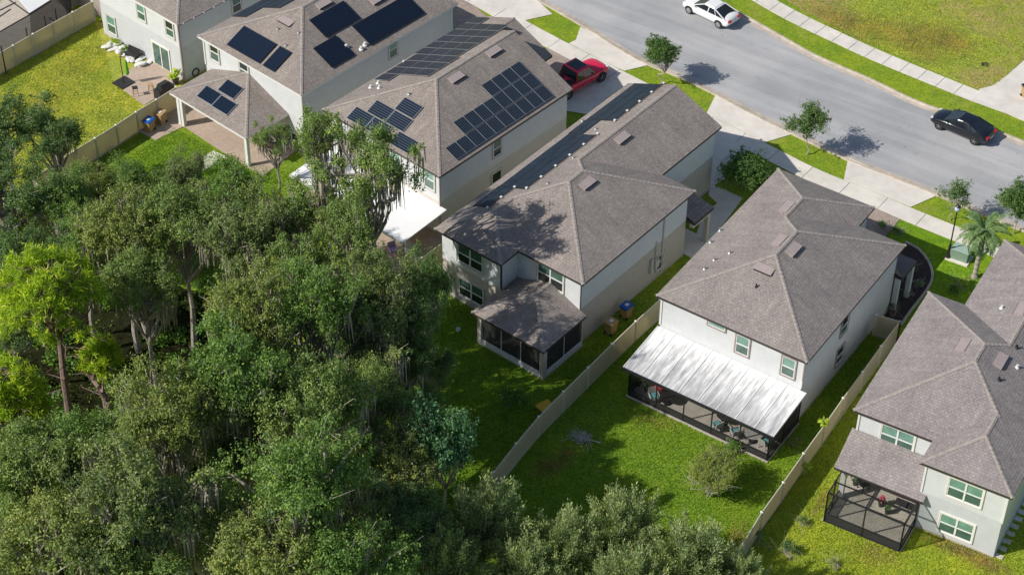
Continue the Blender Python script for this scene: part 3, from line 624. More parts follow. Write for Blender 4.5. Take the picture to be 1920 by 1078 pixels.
b=MB(); x0,x1=-10.45,-4.85; b.hexa([(x0,-.15,2.45),(x1,-.15,2.45),(x1,2.28,3.65),(x0,2.28,3.65),(x0,-.15,2.62),(x1,-.15,2.62),(x1,2.28,3.82),(x0,2.28,3.82)],1)
b.face([(x0,-.15,2.625),(x1,-.15,2.625),(x1,2.28,3.825),(x0,2.28,3.825)],0,[(x0,0),(x1,0),(x1,2.63),(x0,2.63)]); b.build('patio_roof',[SH['cool'],M_trimdark],E_.root)
E_.bx('patio_slab',-10.1,-5.1,-2.1,2.3,0,.08,M_slab); E_.bx('patio_column',-10.0,-9.7,-.0,.3,.08,2.5,M_trimwhite)
b=MB()
for x in (-9.95,-7.6,-5.2): b.bar((x,-.1,2.5),(x,-2.1,2.5),.07)
for y in (-2.1,-1.1): b.bar((-9.95,y,2.5),(-5.2,y,2.5),.07)
b.build('cage_roof_beam',M_black,E_.root)
screenwall(E_,((-9.95,-2.1),(-5.2,-2.1)),.05,2.5,1,.7,screen_mat('cage_screen',.3),w=.08); screenwall(E_,((-5.2,-2.1),(-5.2,.25)),.05,2.5,0,.7,screen_mat('cage_screen_b',.35),w=.08); screenwall(E_,((-9.95,.2),(-9.95,-2.1)),.05,2.5,1,.7,screen_mat('cage_screen_c',.4),w=.08)
b=MB(); b.face([(-9.95,-2.1,2.52),(-5.2,-2.1,2.52),(-5.2,-.1,2.52),(-9.95,-.1,2.52)]); b.build('cage_roof_mesh',screen_mat('cage_top_screen',.12),E_.root)
#@@REST
# ---------------------------------------------------------------- fences
def fence(label,pts,z=1.8,n=None,mat=None,pm=None):
    q=[P(a,b,z) for a,b in pts]; root=empty('fence',(q[0].x,q[0].y,0),0,label,'fence'); o0=Vector((q[0].x,q[0].y))
    L=[Vector(p[:2])-o0 for p in q]; segs=[]
    tot=sum((b-a).length for a,b in zip(L,L[1:])); n=n or max(1,round(tot/2.42)); R_=resample(L,n+1)
    for i,p in enumerate(R_):
        b=MB(); b.box(p.x-.065,p.x+.065,p.y-.065,p.y+.065,0,z+.04); 
        c=MB(); c.face([(p.x-.085,p.y-.085,z+.04),(p.x+.085,p.y-.085,z+.04),(p.x,p.y,z+.11)]);c.face([(p.x+.085,p.y-.085,z+.04),(p.x+.085,p.y+.085,z+.04),(p.x,p.y,z+.11)]);c.face([(p.x+.085,p.y+.085,z+.04),(p.x-.085,p.y+.085,z+.04),(p.x,p.y,z+.11)]);c.face([(p.x-.085,p.y+.085,z+.04),(p.x-.085,p.y-.085,z+.04),(p.x,p.y,z+.11)]);c.face([(p.x-.085,p.y-.085,z+.04),(p.x-.085,p.y+.085,z+.04),(p.x+.085,p.y+.085,z+.04),(p.x+.085,p.y-.085,z+.04)])
        po=b.build('post',pm or M_fencepost,root); c.build('post_cap',M_fencecap,po)
        if i<n:
            r=R_[i+1]; t=(r-p).normalized(); a=p+t*.067; e=r-t*.067; nn=Vector((-t.y,t.x)); l=(e-a).length
            b=MB(); w_=.02
            for sg in (1,-1):
                A=a+nn*w_*sg; B=e+nn*w_*sg; f=[(*A,.05),(*B,.05),(*B,z-.06),(*A,z-.06)]; uv=[(0,0),(l,0),(l,z),(0,z)]
                b.face(f if sg<0 else f[::-1],0,uv if sg<0 else uv[::-1])
            po2=b.build('panel',mat or M_fence,root)
            b=MB(); b.bar((*a,z-.02),(*e,z-.02),.05,.09); b.build('top_rail',pm or M_fencepost,root); b=MB(); b.bar((*a,.08),(*e,.08),.05,.12); b.build('bottom_rail',pm or M_fencepost,root)
    return root
M_fencecap=noisy('white_cap',(.74,.72,.66),.04,2,.5)
fence('tan fence behind the top left lawn bordering the dark screened cage',[(-95,150),(-57,130.5),(-18,109.5),(20,88.5),(59,66),(97,45),(135,24),(173,3.5)],1.85,7)
fence('grey-tan fence between yellow-green lawn and vivid green lawn with two bins',[(60,337),(98,311),(135,285.5),(176,261),(216,236),(254.5,211),(293.5,187),(330,164)],1.8,7)
fence('shaded fence seen through moss between two oak-covered back yards',[(835,452),(768,500),(707,547),(640,600),(585,648),(535,700)],1.8)
fence('long curved tan fence between brown-shingled centre house and white house',[(1237,562),(1198,597),(1153,640),(1108,684),(1060,731),(1011,780),(964,836),(918,895),(885,940),(850,1000)],1.8,9)
fence('long tan fence between white house and lower right house, lit on its right face',[(1687,603),(1651,650),(1617.5,697),(1581.5,745.6),(1545.5,797),(1510,845.5),(1472,900),(1433,952.5),(1394,1016.6),(1355,1080),(1315,1145)],1.8,10)
fence('short fence return closing the side yard against the white house wall',[(1687,603),(1643,590)],1.8,1)
fence('shaded rear fence half hidden under oaks at left edge',[(60,337),(110,375),(160,410)],1.8,3)
# ---------------------------------------------------------------- foliage
LK=2.25
def leafmat(name,c,tr=.35,var=.45,hue=(1.12,1.0,.75)):
    m=bpy.data.materials.new(name); m.use_nodes=True; t=m.node_tree; t.nodes.clear()
    c=sc(c,LK); out=N(t,'ShaderNodeOutputMaterial'); d=N(t,'ShaderNodeBsdfDiffuse'); s=N(t,'ShaderNodeBsdfTranslucent'); g=N(t,'ShaderNodeBsdfGlossy'); g.inputs['Roughness'].default_value=.45
    geo=N(t,'ShaderNodeNewGeometry'); r=ramp(t,geo.outputs['Random Per Island'],[(0,sc(c,1-var)),(.5,c),(.93,tuple(a*b*(1+var*.6) for a,b in zip(c,hue))),(1,tuple(a*b*1.35 for a,b in zip(c,(1.3,1,.8))))])
    k=ramp(t,noise(t,.55,3),[(.3,(.72,.8,.8)),(.7,(1.2,1.15,1.0))]); r=mix(t,1.0,r,k,'MULTIPLY')
    t.links.new(r,d.inputs[0]); t.links.new(mix(t,1.0,r,(1.1,1.2,.5),'MULTIPLY'),s.inputs[0]); g.inputs[0].default_value=(.6,.65,.7,1)
    a=N(t,'ShaderNodeMixShader'); a.inputs[0].default_value=tr; t.links.new(d.outputs[0],a.inputs[1]); t.links.new(s.outputs[0],a.inputs[2])
    b=N(t,'ShaderNodeMixShader'); b.inputs[0].default_value=.02; t.links.new(a.outputs[0],b.inputs[1]); t.links.new(g.outputs[0],b.inputs[2]); t.links.new(b.outputs[0],out.inputs[0])
    return m
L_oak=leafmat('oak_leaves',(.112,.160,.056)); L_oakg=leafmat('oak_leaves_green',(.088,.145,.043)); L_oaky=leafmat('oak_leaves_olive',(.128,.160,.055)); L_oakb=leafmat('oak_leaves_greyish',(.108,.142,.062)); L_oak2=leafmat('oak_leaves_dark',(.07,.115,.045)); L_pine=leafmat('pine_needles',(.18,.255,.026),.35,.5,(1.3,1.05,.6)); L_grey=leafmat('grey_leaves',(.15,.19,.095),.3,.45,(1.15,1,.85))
L_blue=leafmat('bluegreen_leaves',(.06,.125,.07)); L_olive=leafmat('olive_leaves',(.14,.17,.045)); L_palm=leafmat('palm_leaf',(.10,.155,.075),.3,.4); L_bright=leafmat('bright_leaves',(.065,.125,.022),.4); L_lime=leafmat('lime_leaves',(.20,.26,.03),.4); L_street=leafmat('street_tree_leaves',(.055,.10,.03))
M_bark=noisy('pale_bark',(.36,.32,.27),.35,6,.95,.6,20); M_pinebark=noisy('pine_bark',(.22,.145,.125),.35,5,.95,.8,14); M_moss=noisy('spanish_moss',(.36,.33,.26),.35,3,.95); M_twig=noisy('grey_twigs',(.52,.49,.45),.2,6,.9)
def quads(name,c,t,b,mat,parent=None,dia=True):
    """one mesh of leaf-sized faces: centres c, half length t, half width b (arrays Nx3)"""
    n=len(c); v=np.empty((n,4,3)); v[:,0]=c-t; v[:,1]=c+b; v[:,2]=c+t; v[:,3]=c-b
    if not dia: v[:,0]=c-t-b; v[:,1]=c-t+b; v[:,2]=c+t+b*.3; v[:,3]=c+t-b*.3
    me=bpy.data.meshes.new(name); me.vertices.add(4*n); me.vertices.foreach_set('co',v.reshape(-1)); me.loops.add(4*n); me.loops.foreach_set('vertex_index',np.arange(4*n,dtype=np.int32))
    me.polygons.add(n); me.polygons.foreach_set('loop_start',np.arange(0,4*n,4,dtype=np.int32)); me.materials.append(mat); me.update(); me.validate()
    o=bpy.data.objects.new(name,me); COL.objects.link(o); 
    if parent: o.parent=parent
    return o
def holes(c,a,b,seed,cell=.9,frac=.16):
    k=np.floor((c+seed*3.3)/cell).astype(np.int64); h=((k[:,0]*73856093)^(k[:,1]*19349663)^(k[:,2]*83492791))%1000; m=h>frac*1000
    return c[m],a[m],b[m]
def unit(a): return a/np.maximum(1e-6,np.linalg.norm(a,axis=1,keepdims=True))
def leaves(rg,cent,rad,n,size,up=.5,elong=.5,flat=.75):
    """leaf faces on the shells of clumps"""
    k=rg.integers(0,len(cent),n); d=rg.normal(size=(n,3))*.45; rr=rad[k]; p=cent[k]+d*rr[:,None]*np.array([1.1,1.1,flat]); d=unit(d)
    nrm=unit(d*.7+np.array([0,0,up])+rg.normal(size=(n,3))*.55); a=unit(np.cross(nrm,rg.normal(size=(n,3)))); b=np.cross(nrm,a); s=size*rg.uniform(.6,1.35,n)[:,None]
    return p,a*s*.5,b*s*.5*elong
def limbs(mb,rg,base,top,cent,r0,every=1,m=0):
    base,top=Vector(base),Vector(top); pts=[]; k=5; prev=base
    for i in range(1,k+1):
        q=base.lerp(top,i/k)+Vector((rg.normal()*.16,rg.normal()*.16,0))*(i<k); mb.tube(prev,q,r0*(1-.12*(i-1)),r0*(1-.12*i),8,m,False); pts.append(q); prev=q
    for c in cent[::every]:
        c=Vector(c); s=pts[int(rg.integers(2,k))]; d=c-s; mid=s+d*.45+Vector((rg.normal()*.35,rg.normal()*.35,-.25+rg.normal()*.25)); m2=s+d*.75+Vector((rg.normal()*.25,rg.normal()*.25,.1))
        r=r0*.5*rg.uniform(.6,1.15); mb.tube(s,mid,r,r*.65,6,m,False); mb.tube(mid,m2,r*.65,r*.4,5,m,False); mb.tube(m2,c,r*.4,r*.15,5,m,False)
        for _ in range(2):
            e=c+Vector((rg.normal()*.6,rg.normal()*.6,rg.normal()*.35+.1)); mb.tube(m2,e,r*.28,r*.08,4,m,False)
def oak(seed,Rr=4.0,zc=10.0,hh=2.7,ncl=46,nl=21000,size=.15,mat=None,clr=(.4,.95),moss=260,sparse=False,bark=None,up=.5,elong=.55,r0=.27,name='oak_tree'):
    rg=np.random.default_rng(seed); d=unit(rg.normal(size=(ncl,3))); d[:,2]=np.abs(d[:,2])*1.0-.25*(rg.random(ncl)<.45); rr=rg.uniform(.25,1,ncl)**.55
    lob=1+.25*np.sin(np.arctan2(d[:,1],d[:,0])*3+rg.uniform(0,6))+.12*rg.normal(size=ncl)
    cent=d*rr[:,None]*np.array([Rr*.86,Rr*.86,hh*.85])*np.stack([lob,lob,np.ones(ncl)],1)+np.array([0,0,zc]); rad=rg.uniform(*clr,ncl)*Rr/4
    root=empty(name); p,a,b=leaves(rg,cent,rad,nl,size,up,elong)
    # second-order sprigs break up the clump outlines
    ns=ncl*7; kk=rg.integers(0,ncl,ns); c2=cent[kk]+unit(rg.normal(size=(ns,3)))*rad[kk][:,None]*rg.uniform(.7,1.6,ns)[:,None]*np.array([1,1,.75]); p2,a2,b2=leaves(rg,c2,np.full(ns,.24*min(1,Rr/3)),nl//2,size,up,elong)
    quads('crown',*holes(np.concatenate([p,p2]),np.concatenate([a,a2]),np.concatenate([b,b2]),seed,.55*Rr/4,.22),mat or L_oak,root)
    mb=MB(); limbs(mb,rg,(0,0,-.1),(rg.normal()*.5,rg.normal()*.5,zc-.6),cent,r0); mb.build('trunk',bark or M_bark,root,smooth=True)
    if moss:
        low=cent[cent[:,2]<zc+hh*.35]; k=rg.integers(0,max(1,len(low)//2),moss); c0=low[k]+rg.normal(size=(moss,3))*np.array([.28,.28,.1])-np.array([0,0,.25]); L=rg.uniform(.25,1.0,moss); dirx=unit(np.stack([rg.normal(size=moss),rg.normal(size=moss),np.zeros(moss)],1))
        c=c0-np.stack([np.zeros(moss),np.zeros(moss),L],1); t=np.stack([rg.normal(size=moss)*.04,rg.normal(size=moss)*.04,-L],1); quads('hanging_moss',c,t,dirx*rg.uniform(.03,.085,moss)[:,None],M_moss,root,False)
    return root
OAK=[oak(s,moss=m,mat=mm,ncl=n,hh=h) for s,m,n,h,mm in ((1,300,56,3.1,L_oakg),(2,900,46,3.5,L_oakb),(3,240,60,3.0,L_oaky),(4,480,52,3.3,L_oak))]
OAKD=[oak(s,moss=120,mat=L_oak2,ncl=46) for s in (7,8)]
OAKS=[oak(11,moss=420,mat=L_oak,ncl=34,nl=12000,clr=(.35,.75),hh=3.6,size=.14,r0=.24),oak(12,moss=300,mat=L_oak,ncl=30,nl=10000,clr=(.35,.75),hh=3.4,size=.14,r0=.22)]
used=set()
def place(proto,px,py,R_,zc,label,cat='tree',rz=None,group=None,model=(4.0,10.0),jit=0):
    p=P(px,py,zc); 
    if proto.name in used: o=copy_tree(proto)
    else: o=proto; used.add(proto.name)
    s=R_/model[0]; o.location=(p.x,p.y,0); o.scale=(s,s,zc/model[1]); o.rotation_euler=(0,0,rz if rz is not None else random.Random(px*7+py).uniform(0,6.28))
    for k in ('group',): 
        if k in o: del o[k]
    return tag(o,label,cat,group)
# 
GO='live oaks of the lower left woodland'
oaks=[
(5,225,3.3,8,'D','dark oak at the left edge beside the yellow-green lawn'),
(88,258,2.7,7,'D','round dark oak overlapping lower left corner of yellow-green lawn'),
(15,345,3.6,9,'D','dark oak at left edge just above the pine'),
(118,385,2.8,8,0,'oak above the pine beside shaded rear fence'),
(172,352,2.2,6,2,'small oak in front of the grey-tan fence bottom end'),
(248,345,2.2,6,0,'small leafy oak between grey-tan fence and blue-cushioned bench'),
(225,435,3.3,10,2,'oak directly right of the pine top'),
(335,425,3.2,10,3,'oak left of the orange and white float'),
(345,330,2.0,6,1,'small oak at the end of the pale garden path'),
(440,365,2.6,9,0,'oak below the hip-roofed patio with dark panels'),
(455,455,3.2,11,1,'oak thick with hanging moss right of the orange and white float'),
(512,262,1.9,6,'S','small oak crown touching corner of hip-roofed patio'),
(603,268,2.6,12,'S','light green oak crown against the white wall of house with dark panels'),
(545,410,3.0,10.5,'S','oak left of the flat white patio roof'),
(690,322,4.0,13.2,'S','tall sparse oak spreading over the flat white patio roof'),
(640,415,3.1,11,'S','mossy oak at the front edge of the flat white patio roof'),
(560,510,3.1,11,'S','oak over bright lawn patch below the white patio roof'),
(660,495,3.0,11,'S','oak hiding the lower left end of the tan-floored patio'),
(700,548,2.3,12,1,'mossy dark oak crown over top of shaded fence beside centre house'),
(795,535,1.9,10,'D','small dark crown between tan-floored patio and centre house corner'),
(765,585,2.2,10.5,'D','dark oak crown at right end of the woodland touching centre house lawn'),
(700,618,3.3,10.5,1,'moss-draped oak above shaded fence'),
(590,592,3.1,13,0,'tall oak above the shaded fence panels'),
(805,688,1.9,4.6,'D','low dark oak at the edge of the sun-flecked lawn'),
(715,700,2.5,6,'D','low shaded oak below the moss-draped crowns'),
(640,668,2.3,5.5,'D','low shaded oak at foot of shaded fence'),
(640,745,2.6,6,'D','shaded oak in the hollow left of the dark lawn'),
(775,760,2.1,5.5,'D','dark leafy oak between the sun-flecked lawn and blue-green tree'),
(690,745,2.6,9.5,3,'oak at the dark lawn edge above the blue-green tree'),
(470,610,3.2,13,2,'broad oak in middle of the woodland'),
(265,545,2.9,9,3,'oak right of the pine with bare twigs'),
(430,715,3.7,13.5,0,'broad oak above the fallen pale limb'),
(760,665,2.4,8.5,'D','dark oak at the edge of shaded lawn beside the screened porch'),
(575,775,3.8,12,3,'tall oak in the woodland below shaded fence'),
(50,470,2.6,8,'D','dark oak behind the top of the pine at the left edge'),
(150,480,2.6,8,0,'oak close behind the right side of the pine'),
(30,610,2.4,5.5,'D','shaded low oak behind the pine at the left edge'),
(745,860,2.8,8.5,2,'olive-tinged oak just left of the blue-green tree'),
(315,790,3.5,13,2,'oak below the pine trunk with yellowish leaf tips'),
(160,855,3.7,10,0,'broad oak under the pine trunk foot'),
(40,900,3.6,11,3,'oak at left edge below the pine'),
(445,860,3.0,8.5,1,'oak carrying a long pale mossy limb'),
(230,960,4.0,13.5,1,'large oak with exposed pale branches near bottom left'),
(90,1040,4.0,12,2,'oak at the bottom left corner'),
(375,990,3.6,9.5,3,'large oak with red-barked limb near bottom edge'),
(560,920,3.9,13.5,0,'large oak above bottom edge left of dark hollow'),
(500,1050,3.9,11.5,2,'oak at bottom edge below the pale mossy limb'),
(665,965,3.2,8.5,1,'oak beside the dark hollow near bottom edge'),
(640,1075,3.6,11,0,'oak cut by bottom edge left of the grey-leaved trees'),
(770,985,2.6,8,'D','dark low oak between woodland and grey-leaved trees'),
(240,1085,3.8,11,3,'oak cut by the bottom edge near left'),
]
for px,py,r_,zc,k,lb in oaks:
    pr=OAKS[(px+py)%2] if k=='S' else (OAKD[(px+py)%2] if k=='D' else OAK[k])
    place(pr,px,py,r_,zc,lb,'tree',group=GO)
# blue-green tree, olive tree, grey-leaved trees
bt=oak(21,2.4,5,2.0,26,9000,.15,L_blue,(.7,1.2),0,bark=M_bark,r0=.14,name='bluegreen_tree'); place(bt,820,835,2.4,8.5,'soft blue-green tree at edge of dark shaded lawn',model=(2.4,5),rz=1)
ot=oak(22,1.9,1.7,1.6,55,17000,.10,L_olive,(.6,1.25),0,bark=M_bark,r0=.09,elong=.35,name='olive_tree'); place(ot,1340,888,1.95,1.8,'round olive-brown tree on the lawn before the long screened patio',model=(1.9,1.7),rz=0)
def plume(seed,Rr,zc,hh,nb,mat,name,nl=220,size=.17):
    """feathery tree: upright plumes of narrow leaves along pale branches"""
    rg=np.random.default_rng(seed); root=empty(name); C_=[];A=[];B=[]; mb=MB(); s=Vector((0,0,zc-hh*1.1)); mb.tube((0,0,-.1),s,.17,.13,8,0,False)
    for i in range(nb):
        az=rg.uniform(0,6.283); el=rg.uniform(.0,1.5); d=np.array([math.cos(az)*math.cos(el),math.sin(az)*math.cos(el),math.sin(el)]); e=np.array([0,0,zc-hh*.35])+d*np.array([Rr,Rr,hh*1.25])*rg.uniform(.55,1.05)
        st=np.array(s)+d*np.array([.25,.25,.5])*rg.uniform(.3,3); ax=unit((e-st)[None]*np.array([1,1,1.0])+np.array([[0,0,.5]]))[0]
        mb.tube(st,e,.035,.012,4,0,False)
        n=nl; t=rg.uniform(.35,1.12,n)**.8; base=st+(e-st)*t[:,None]; sp=rg.normal(size=(n,3))*(.11+.30*np.sin(np.clip(t,0,1)*3.0))[:,None]*.75; base=base+sp; dr=unit(unit(sp+1e-4)*.55+ax*1.0+rg.normal(size=(n,3))*.25); sd_=unit(np.cross(dr,rg.normal(size=(n,3)))); l=size*rg.uniform(.6,1.3,n)[:,None]
        C_.append(base); A.append(dr*l*.5); B.append(sd_*l*.16)
    quads('crown',np.concatenate(C_),np.concatenate(A),np.concatenate(B),mat,root); mb.build('trunk',M_twig,root); return root
PL=[plume(31,3,6,2.3,120,L_grey,'grey_leaved_tree',250,.2),plume(32,3,6,2.3,130,L_grey,'grey_leaved_tree',240,.2)]
for i,(px,py,r_,zc,lb) in enumerate([(905,985,3.1,6.5,'grey-green feathery tree over lower end of curved tan fence'),(1060,1030,2.6,6,'grey-green feathery tree second from left along bottom edge'),(1165,985,2.7,6,'tallest grey-green feathery tree on the bright lawn near bottom edge'),(1285,1050,2.9,6,'pale grey-green feathery tree left of the fence foot at the bottom edge'),(835,1065,2.6,6.5,'grey-green feathery tree in the bottom edge beside dark oaks'),(1390,1085,1.8,5,'grey-green feathery crown at the foot of the lit tan fence'),(985,1075,2.6,6,'grey-green feathery tree cut by the bottom edge below curved fence'),(1180,1095,2.6,6,'grey-green feathery tree cut by bottom edge below the bright lawn')]):
    place(PL[i%2],px,py,r_,zc,lb,'tree',group='grey-leaved trees along the bottom edge',model=(3,6))
def pine(seed,Rr,zc,hh,ncl,name='pine_tree'):
    rg=np.random.default_rng(seed); root=empty(name); d=unit(rg.normal(size=(ncl,3))); d[:,2]=np.abs(d[:,2])*1.1-.45; cent=d*(rg.uniform(.35,1,ncl)**.5)[:,None]*np.array([Rr,Rr,hh])+np.array([0,0,zc]); nl=120
    k=np.repeat(np.arange(ncl),nl); n=len(k); dd=unit(rg.normal(size=(n,3))+np.array([0,0,.35])); l=.26*rg.uniform(.5,1.25,n)[:,None]; c=cent[k]+rg.normal(size=(n,3))*.13+dd*l*.6; s=unit(np.cross(dd,rg.normal(size=(n,3))))
    quads('crown',c,dd*l*.75,s*.024,L_pine,root); mb=MB(); limbs(mb,rg,(0,0,-.1),(.5,.2,zc+hh*.4),cent,.24,2); 
    for i in range(10):
        z=rg.uniform(.35,.75)*zc; a=rg.uniform(0,6.28); L=rg.uniform(.5,1.6); s0=Vector((.5*z/zc,.2*z/zc,z)); mb.tube(s0,s0+Vector((math.cos(a)*L,math.sin(a)*L,rg.uniform(-.1,.5))),.045,.015,5,0,False)
    mb.build('trunk',M_pinebark,root,smooth=True); return root
PN=pine(41,3,11,4.0,150); place(PN,85,545,3.3,12.5,'bright yellow-green pine with bare reddish trunk at left',model=(3,11),rz=0.3)
PN2=pine(42,2.2,9,2.8,110); place(PN2,8,735,2.3,10,'bright yellow-green pine cut by the left edge',model=(2.2,9),rz=1.2)
PN3=pine(43,1.4,6,1.4,60); place(PN3,185,668,1.4,6,'small low yellow-green pine right of the reddish pine trunk',model=(1.4,6),rz=2)
# undergrowth of the wood
rg=np.random.default_rng(5); C0=[]; 
for _ in range(330):
    px,py=rg.uniform(-40,860),rg.uniform(380,1120)
    if py<560 and px>420 or (px>640 and py<760): continue
    q=P(px,py,0); C0.append((q.x,q.y,rg.uniform(.1,.7)))
C0=np.array(C0); p,a,b=leaves(rg,C0,rg.uniform(.4,1.1,len(C0)),52000,.2,.6,.6,.8); tag(quads('undergrowth',p,a,b,L_bright),kind='stuff')
def blades(name,poly,n,mat,seed,z=.02,size=.11):
    rg=np.random.default_rng(seed); w=np.array([tuple(W(q)[:2]) for q in poly]); lo,hi=w.min(0),w.max(0); pts=rg.uniform(lo,hi,(n*3,2)); ins=np.zeros(len(pts),bool); j=len(w)-1
    for i in range(len(w)):
        xi,yi=w[i]; xj,yj=w[j]; c_=((yi>pts[:,1])!=(yj>pts[:,1]))&(pts[:,0]<(xj-xi)*(pts[:,1]-yi)/((yj-yi) if abs(yj-yi)>1e-9 else 1e-9)+xi); ins^=c_; j=i
    pts=pts[ins][:n]; n=len(pts); l=size*rg.uniform(.5,1.3,n)[:,None]; d=unit(np.stack([rg.normal(size=n)*.6,rg.normal(size=n)*.6,np.ones(n)],1)); s_=unit(np.cross(d,rg.normal(size=(n,3)))); c=np.concatenate([pts,np.full((n,1),z)],1)+d*l*.45
    return tag(quads(name,c,d*l*.5,s_*l*.22,mat,None),kind='stuff')
BL1=leafmat('grass_blades_vivid',(.115,.20,.02),.5,.35); BL2=leafmat('grass_blades_yellow',(.195,.24,.042),.5,.3)
blades('grass',[(1238,563,1.8),(1108,684,1.8),(964,836,1.8),(905,905,1.8),(880,960),(1000,1120),(1330,1120,1.8),(1394,1016,1.8),(1510,845,1.8),(1651,650,1.8),(1687,603,1.8)],60000,BL1,1)
blades('grass',[(1687,603,1.8),(1510,845,1.8),(1394,1016,1.8),(1330,1120,1.8),(1330,1110),(1960,1110),(1960,1000),(1700,900)],42000,BL2,2)
blades('grass',[(0,100,1.8),(173,4,1.8),(214,157),(270,199),(325,185),(99,320,1.8),(-40,400),(-40,120)],42000,BL2,3)
blades('grass',[(1509,24),(1660,97),(1836,168),(1868,160),(1925,109),(1970,75),(1970,-40),(1380,-60)],52000,BL2,4)
blades('grass',[(830,520),(900,600),(1010,725),(1090,660),(1235,570),(1011,785),(905,915),(800,960),(690,720)],30000,BL1,5)
blades('grass',[(325,240),(293,264),(180,330),(250,420),(420,460),(560,330),(405,285)],22000,BL1,6)
BL3=leafmat('dry_grass_blades',(.24,.18,.09),.4,.3)
def dry(cx,cy,sx,sy,n,seed,sl=0.0):
    rg=np.random.default_rng(seed); u=rg.normal(size=n); v=rg.normal(size=n); k=rg.uniform(size=n); pts=np.array([tuple(P(cx+a*sx,cy+a*sx*sl+b*sy,.02)) for a,b in zip(u,v)]); l=.11*rg.uniform(.5,1.3,n)[:,None]; d=unit(np.stack([rg.normal(size=n)*.8,rg.normal(size=n)*.8,np.ones(n)],1)); s_=unit(np.cross(d,rg.normal(size=(n,3))))
    return pts+d*l*.45,d*l*.5,s_*l*.22
def drys(lst):
    a=[dry(*q) for q in lst]; return tag(quads('dry_grass',*[np.concatenate([x[i] for x in a]) for i in range(3)],BL3),kind='stuff')
drys([(1600,48,35,14,2600,1,.3),(1680,60,40,14,3400,2,.25),(1745,66,30,16,3000,3,.1),(1790,82,22,12,2200,4,.2),(1720,95,30,10,1500,5,.4),(1560,30,25,9,1200,6,.4)])
drys([(1035,872,22,10,1400,7,-.3),(1380,1010,12,16,700,8,-.5),(1062,850,9,5,300,9,0),(1230,790,22,9,500,10,.2)])
drys([(1800,1030,35,9,2400,11,.35),(1850,1058,20,8,1000,12,.3),(1540,940,10,12,500,13,-1),(1640,1040,30,14,900,14,.1)])
drys([(60,210,45,14,1500,15,-.5),(150,120,40,16,1500,16,-.4)])
# small bushes
def bush(seed,px,py,r_,zc,mat,label,cat='shrub',nl=2600,size=.09,name='shrub',ncl=14,hh=None,trunk=True):
    o=oak(seed,r_,zc,hh or r_*.8,ncl,nl,size,mat,(.8*1.3,1.3*1.3),0,r0=.04 if r_<1.3 else .06,name=name,bark=M_bark); p=P(px,py,zc); o.location=(p.x,p.y,0); return tag(o,label,cat)
bush(51,1243,99,1.3,2.9,L_street,'compact round dark green street tree nearest the red pickup','tree',17000,.1,'street_tree',40,1.25)
bush(52,1520,230,1.5,2.9,L_street,'loose-crowned street tree on grass island in the middle of the kerb','tree',8000,.11,'street_tree',26,1.4)
bush(53,1795,368,1.1,2.3,L_oak2,'thin twiggy street tree beside the lamp post','tree',4200,.1,'street_tree',18,1.5)
bush(54,1912,385,1.6,2.5,L_street,'dense green street tree at right edge beyond the palm','tree',14000,.11,'street_tree',36,1.7)
bush(55,1394,-95,1.7,4.4,L_oak,'street tree behind the white sedan at the top edge','tree',4500,.13,'street_tree',20)
bush(56,1653,425,.42,.5,L_palm,'small pale shrub at the corner of the paver driveway',nl=700)
bush(57,1806,526,.42,.45,L_lime,'yellow leaved shrub at the foot of the palm',nl=1100)
bush(58,1478,1024,.45,.7,L_oak2,'lone small dark shrub on the lower right lawn',nl=800)
bush(59,1561,1052,.25,.35,L_olive,'tiny reddish seedling on the lower right lawn',nl=250,size=.07)
bush(60,1420,1000,.3,.5,L_palm,'low plants against the foot of the lit tan fence',nl=500)
bush(61,960,745,.95,.9,L_bright,'leafy shrub in the shaded lawn before the screened porch',nl=1300,size=.14)
bush(62,1400,812,.4,.25,L_bright,'bright green clump at the base of the olive-brown tree',nl=900)
bush(63,1375,838,.6,.35,L_bright,'green undergrowth between olive-brown tree and screened patio',nl=1400)
bush(64,1695,500,.35,.3,L_street,'low shrub in the dark mulch bed nearest the entry roof',nl=500)
bush(65,1675,575,.4,.35,L_street,'low shrub in the dark mulch bed by the gate',nl=600)
bush(84,1712,500,.28,.3,L_oak2,'small green plant in the middle of the dark mulch bed',nl=350)
bush(85,1724,532,.25,.25,L_palm,'grassy plant near the curved edging of the mulch bed',nl=300)
bush(86,1700,548,.35,.3,L_street,'low plant in the rear half of the dark mulch bed',nl=400)
bush(66,216,80,.45,.3,L_lime,'weeds between off-white house and sandbag pile',nl=900)
bush(67,236,92,.4,.3,L_bright,'weeds above the black bench behind the sandbags',nl=700)
bush(68,1490,830,.5,.2,L_olive,'dry plants at the foot of the lit fence beside screened patio',nl=500)
bush(69,1680,430,.3,.3,L_street,'dark shrub beside the paver driveway lawn edge',nl=500)
bush(70,180,272,.5,.6,L_bright,'bright shrub on the lawn side of the grey-tan fence',nl=900)
bush(71,1790,545,.45,.3,L_bright,'grassy clump left of the palm trunk',nl=800)
bush(72,1505,975,.25,.4,L_bright,'thin seedling beside shaded foot of lit fence',nl=250)
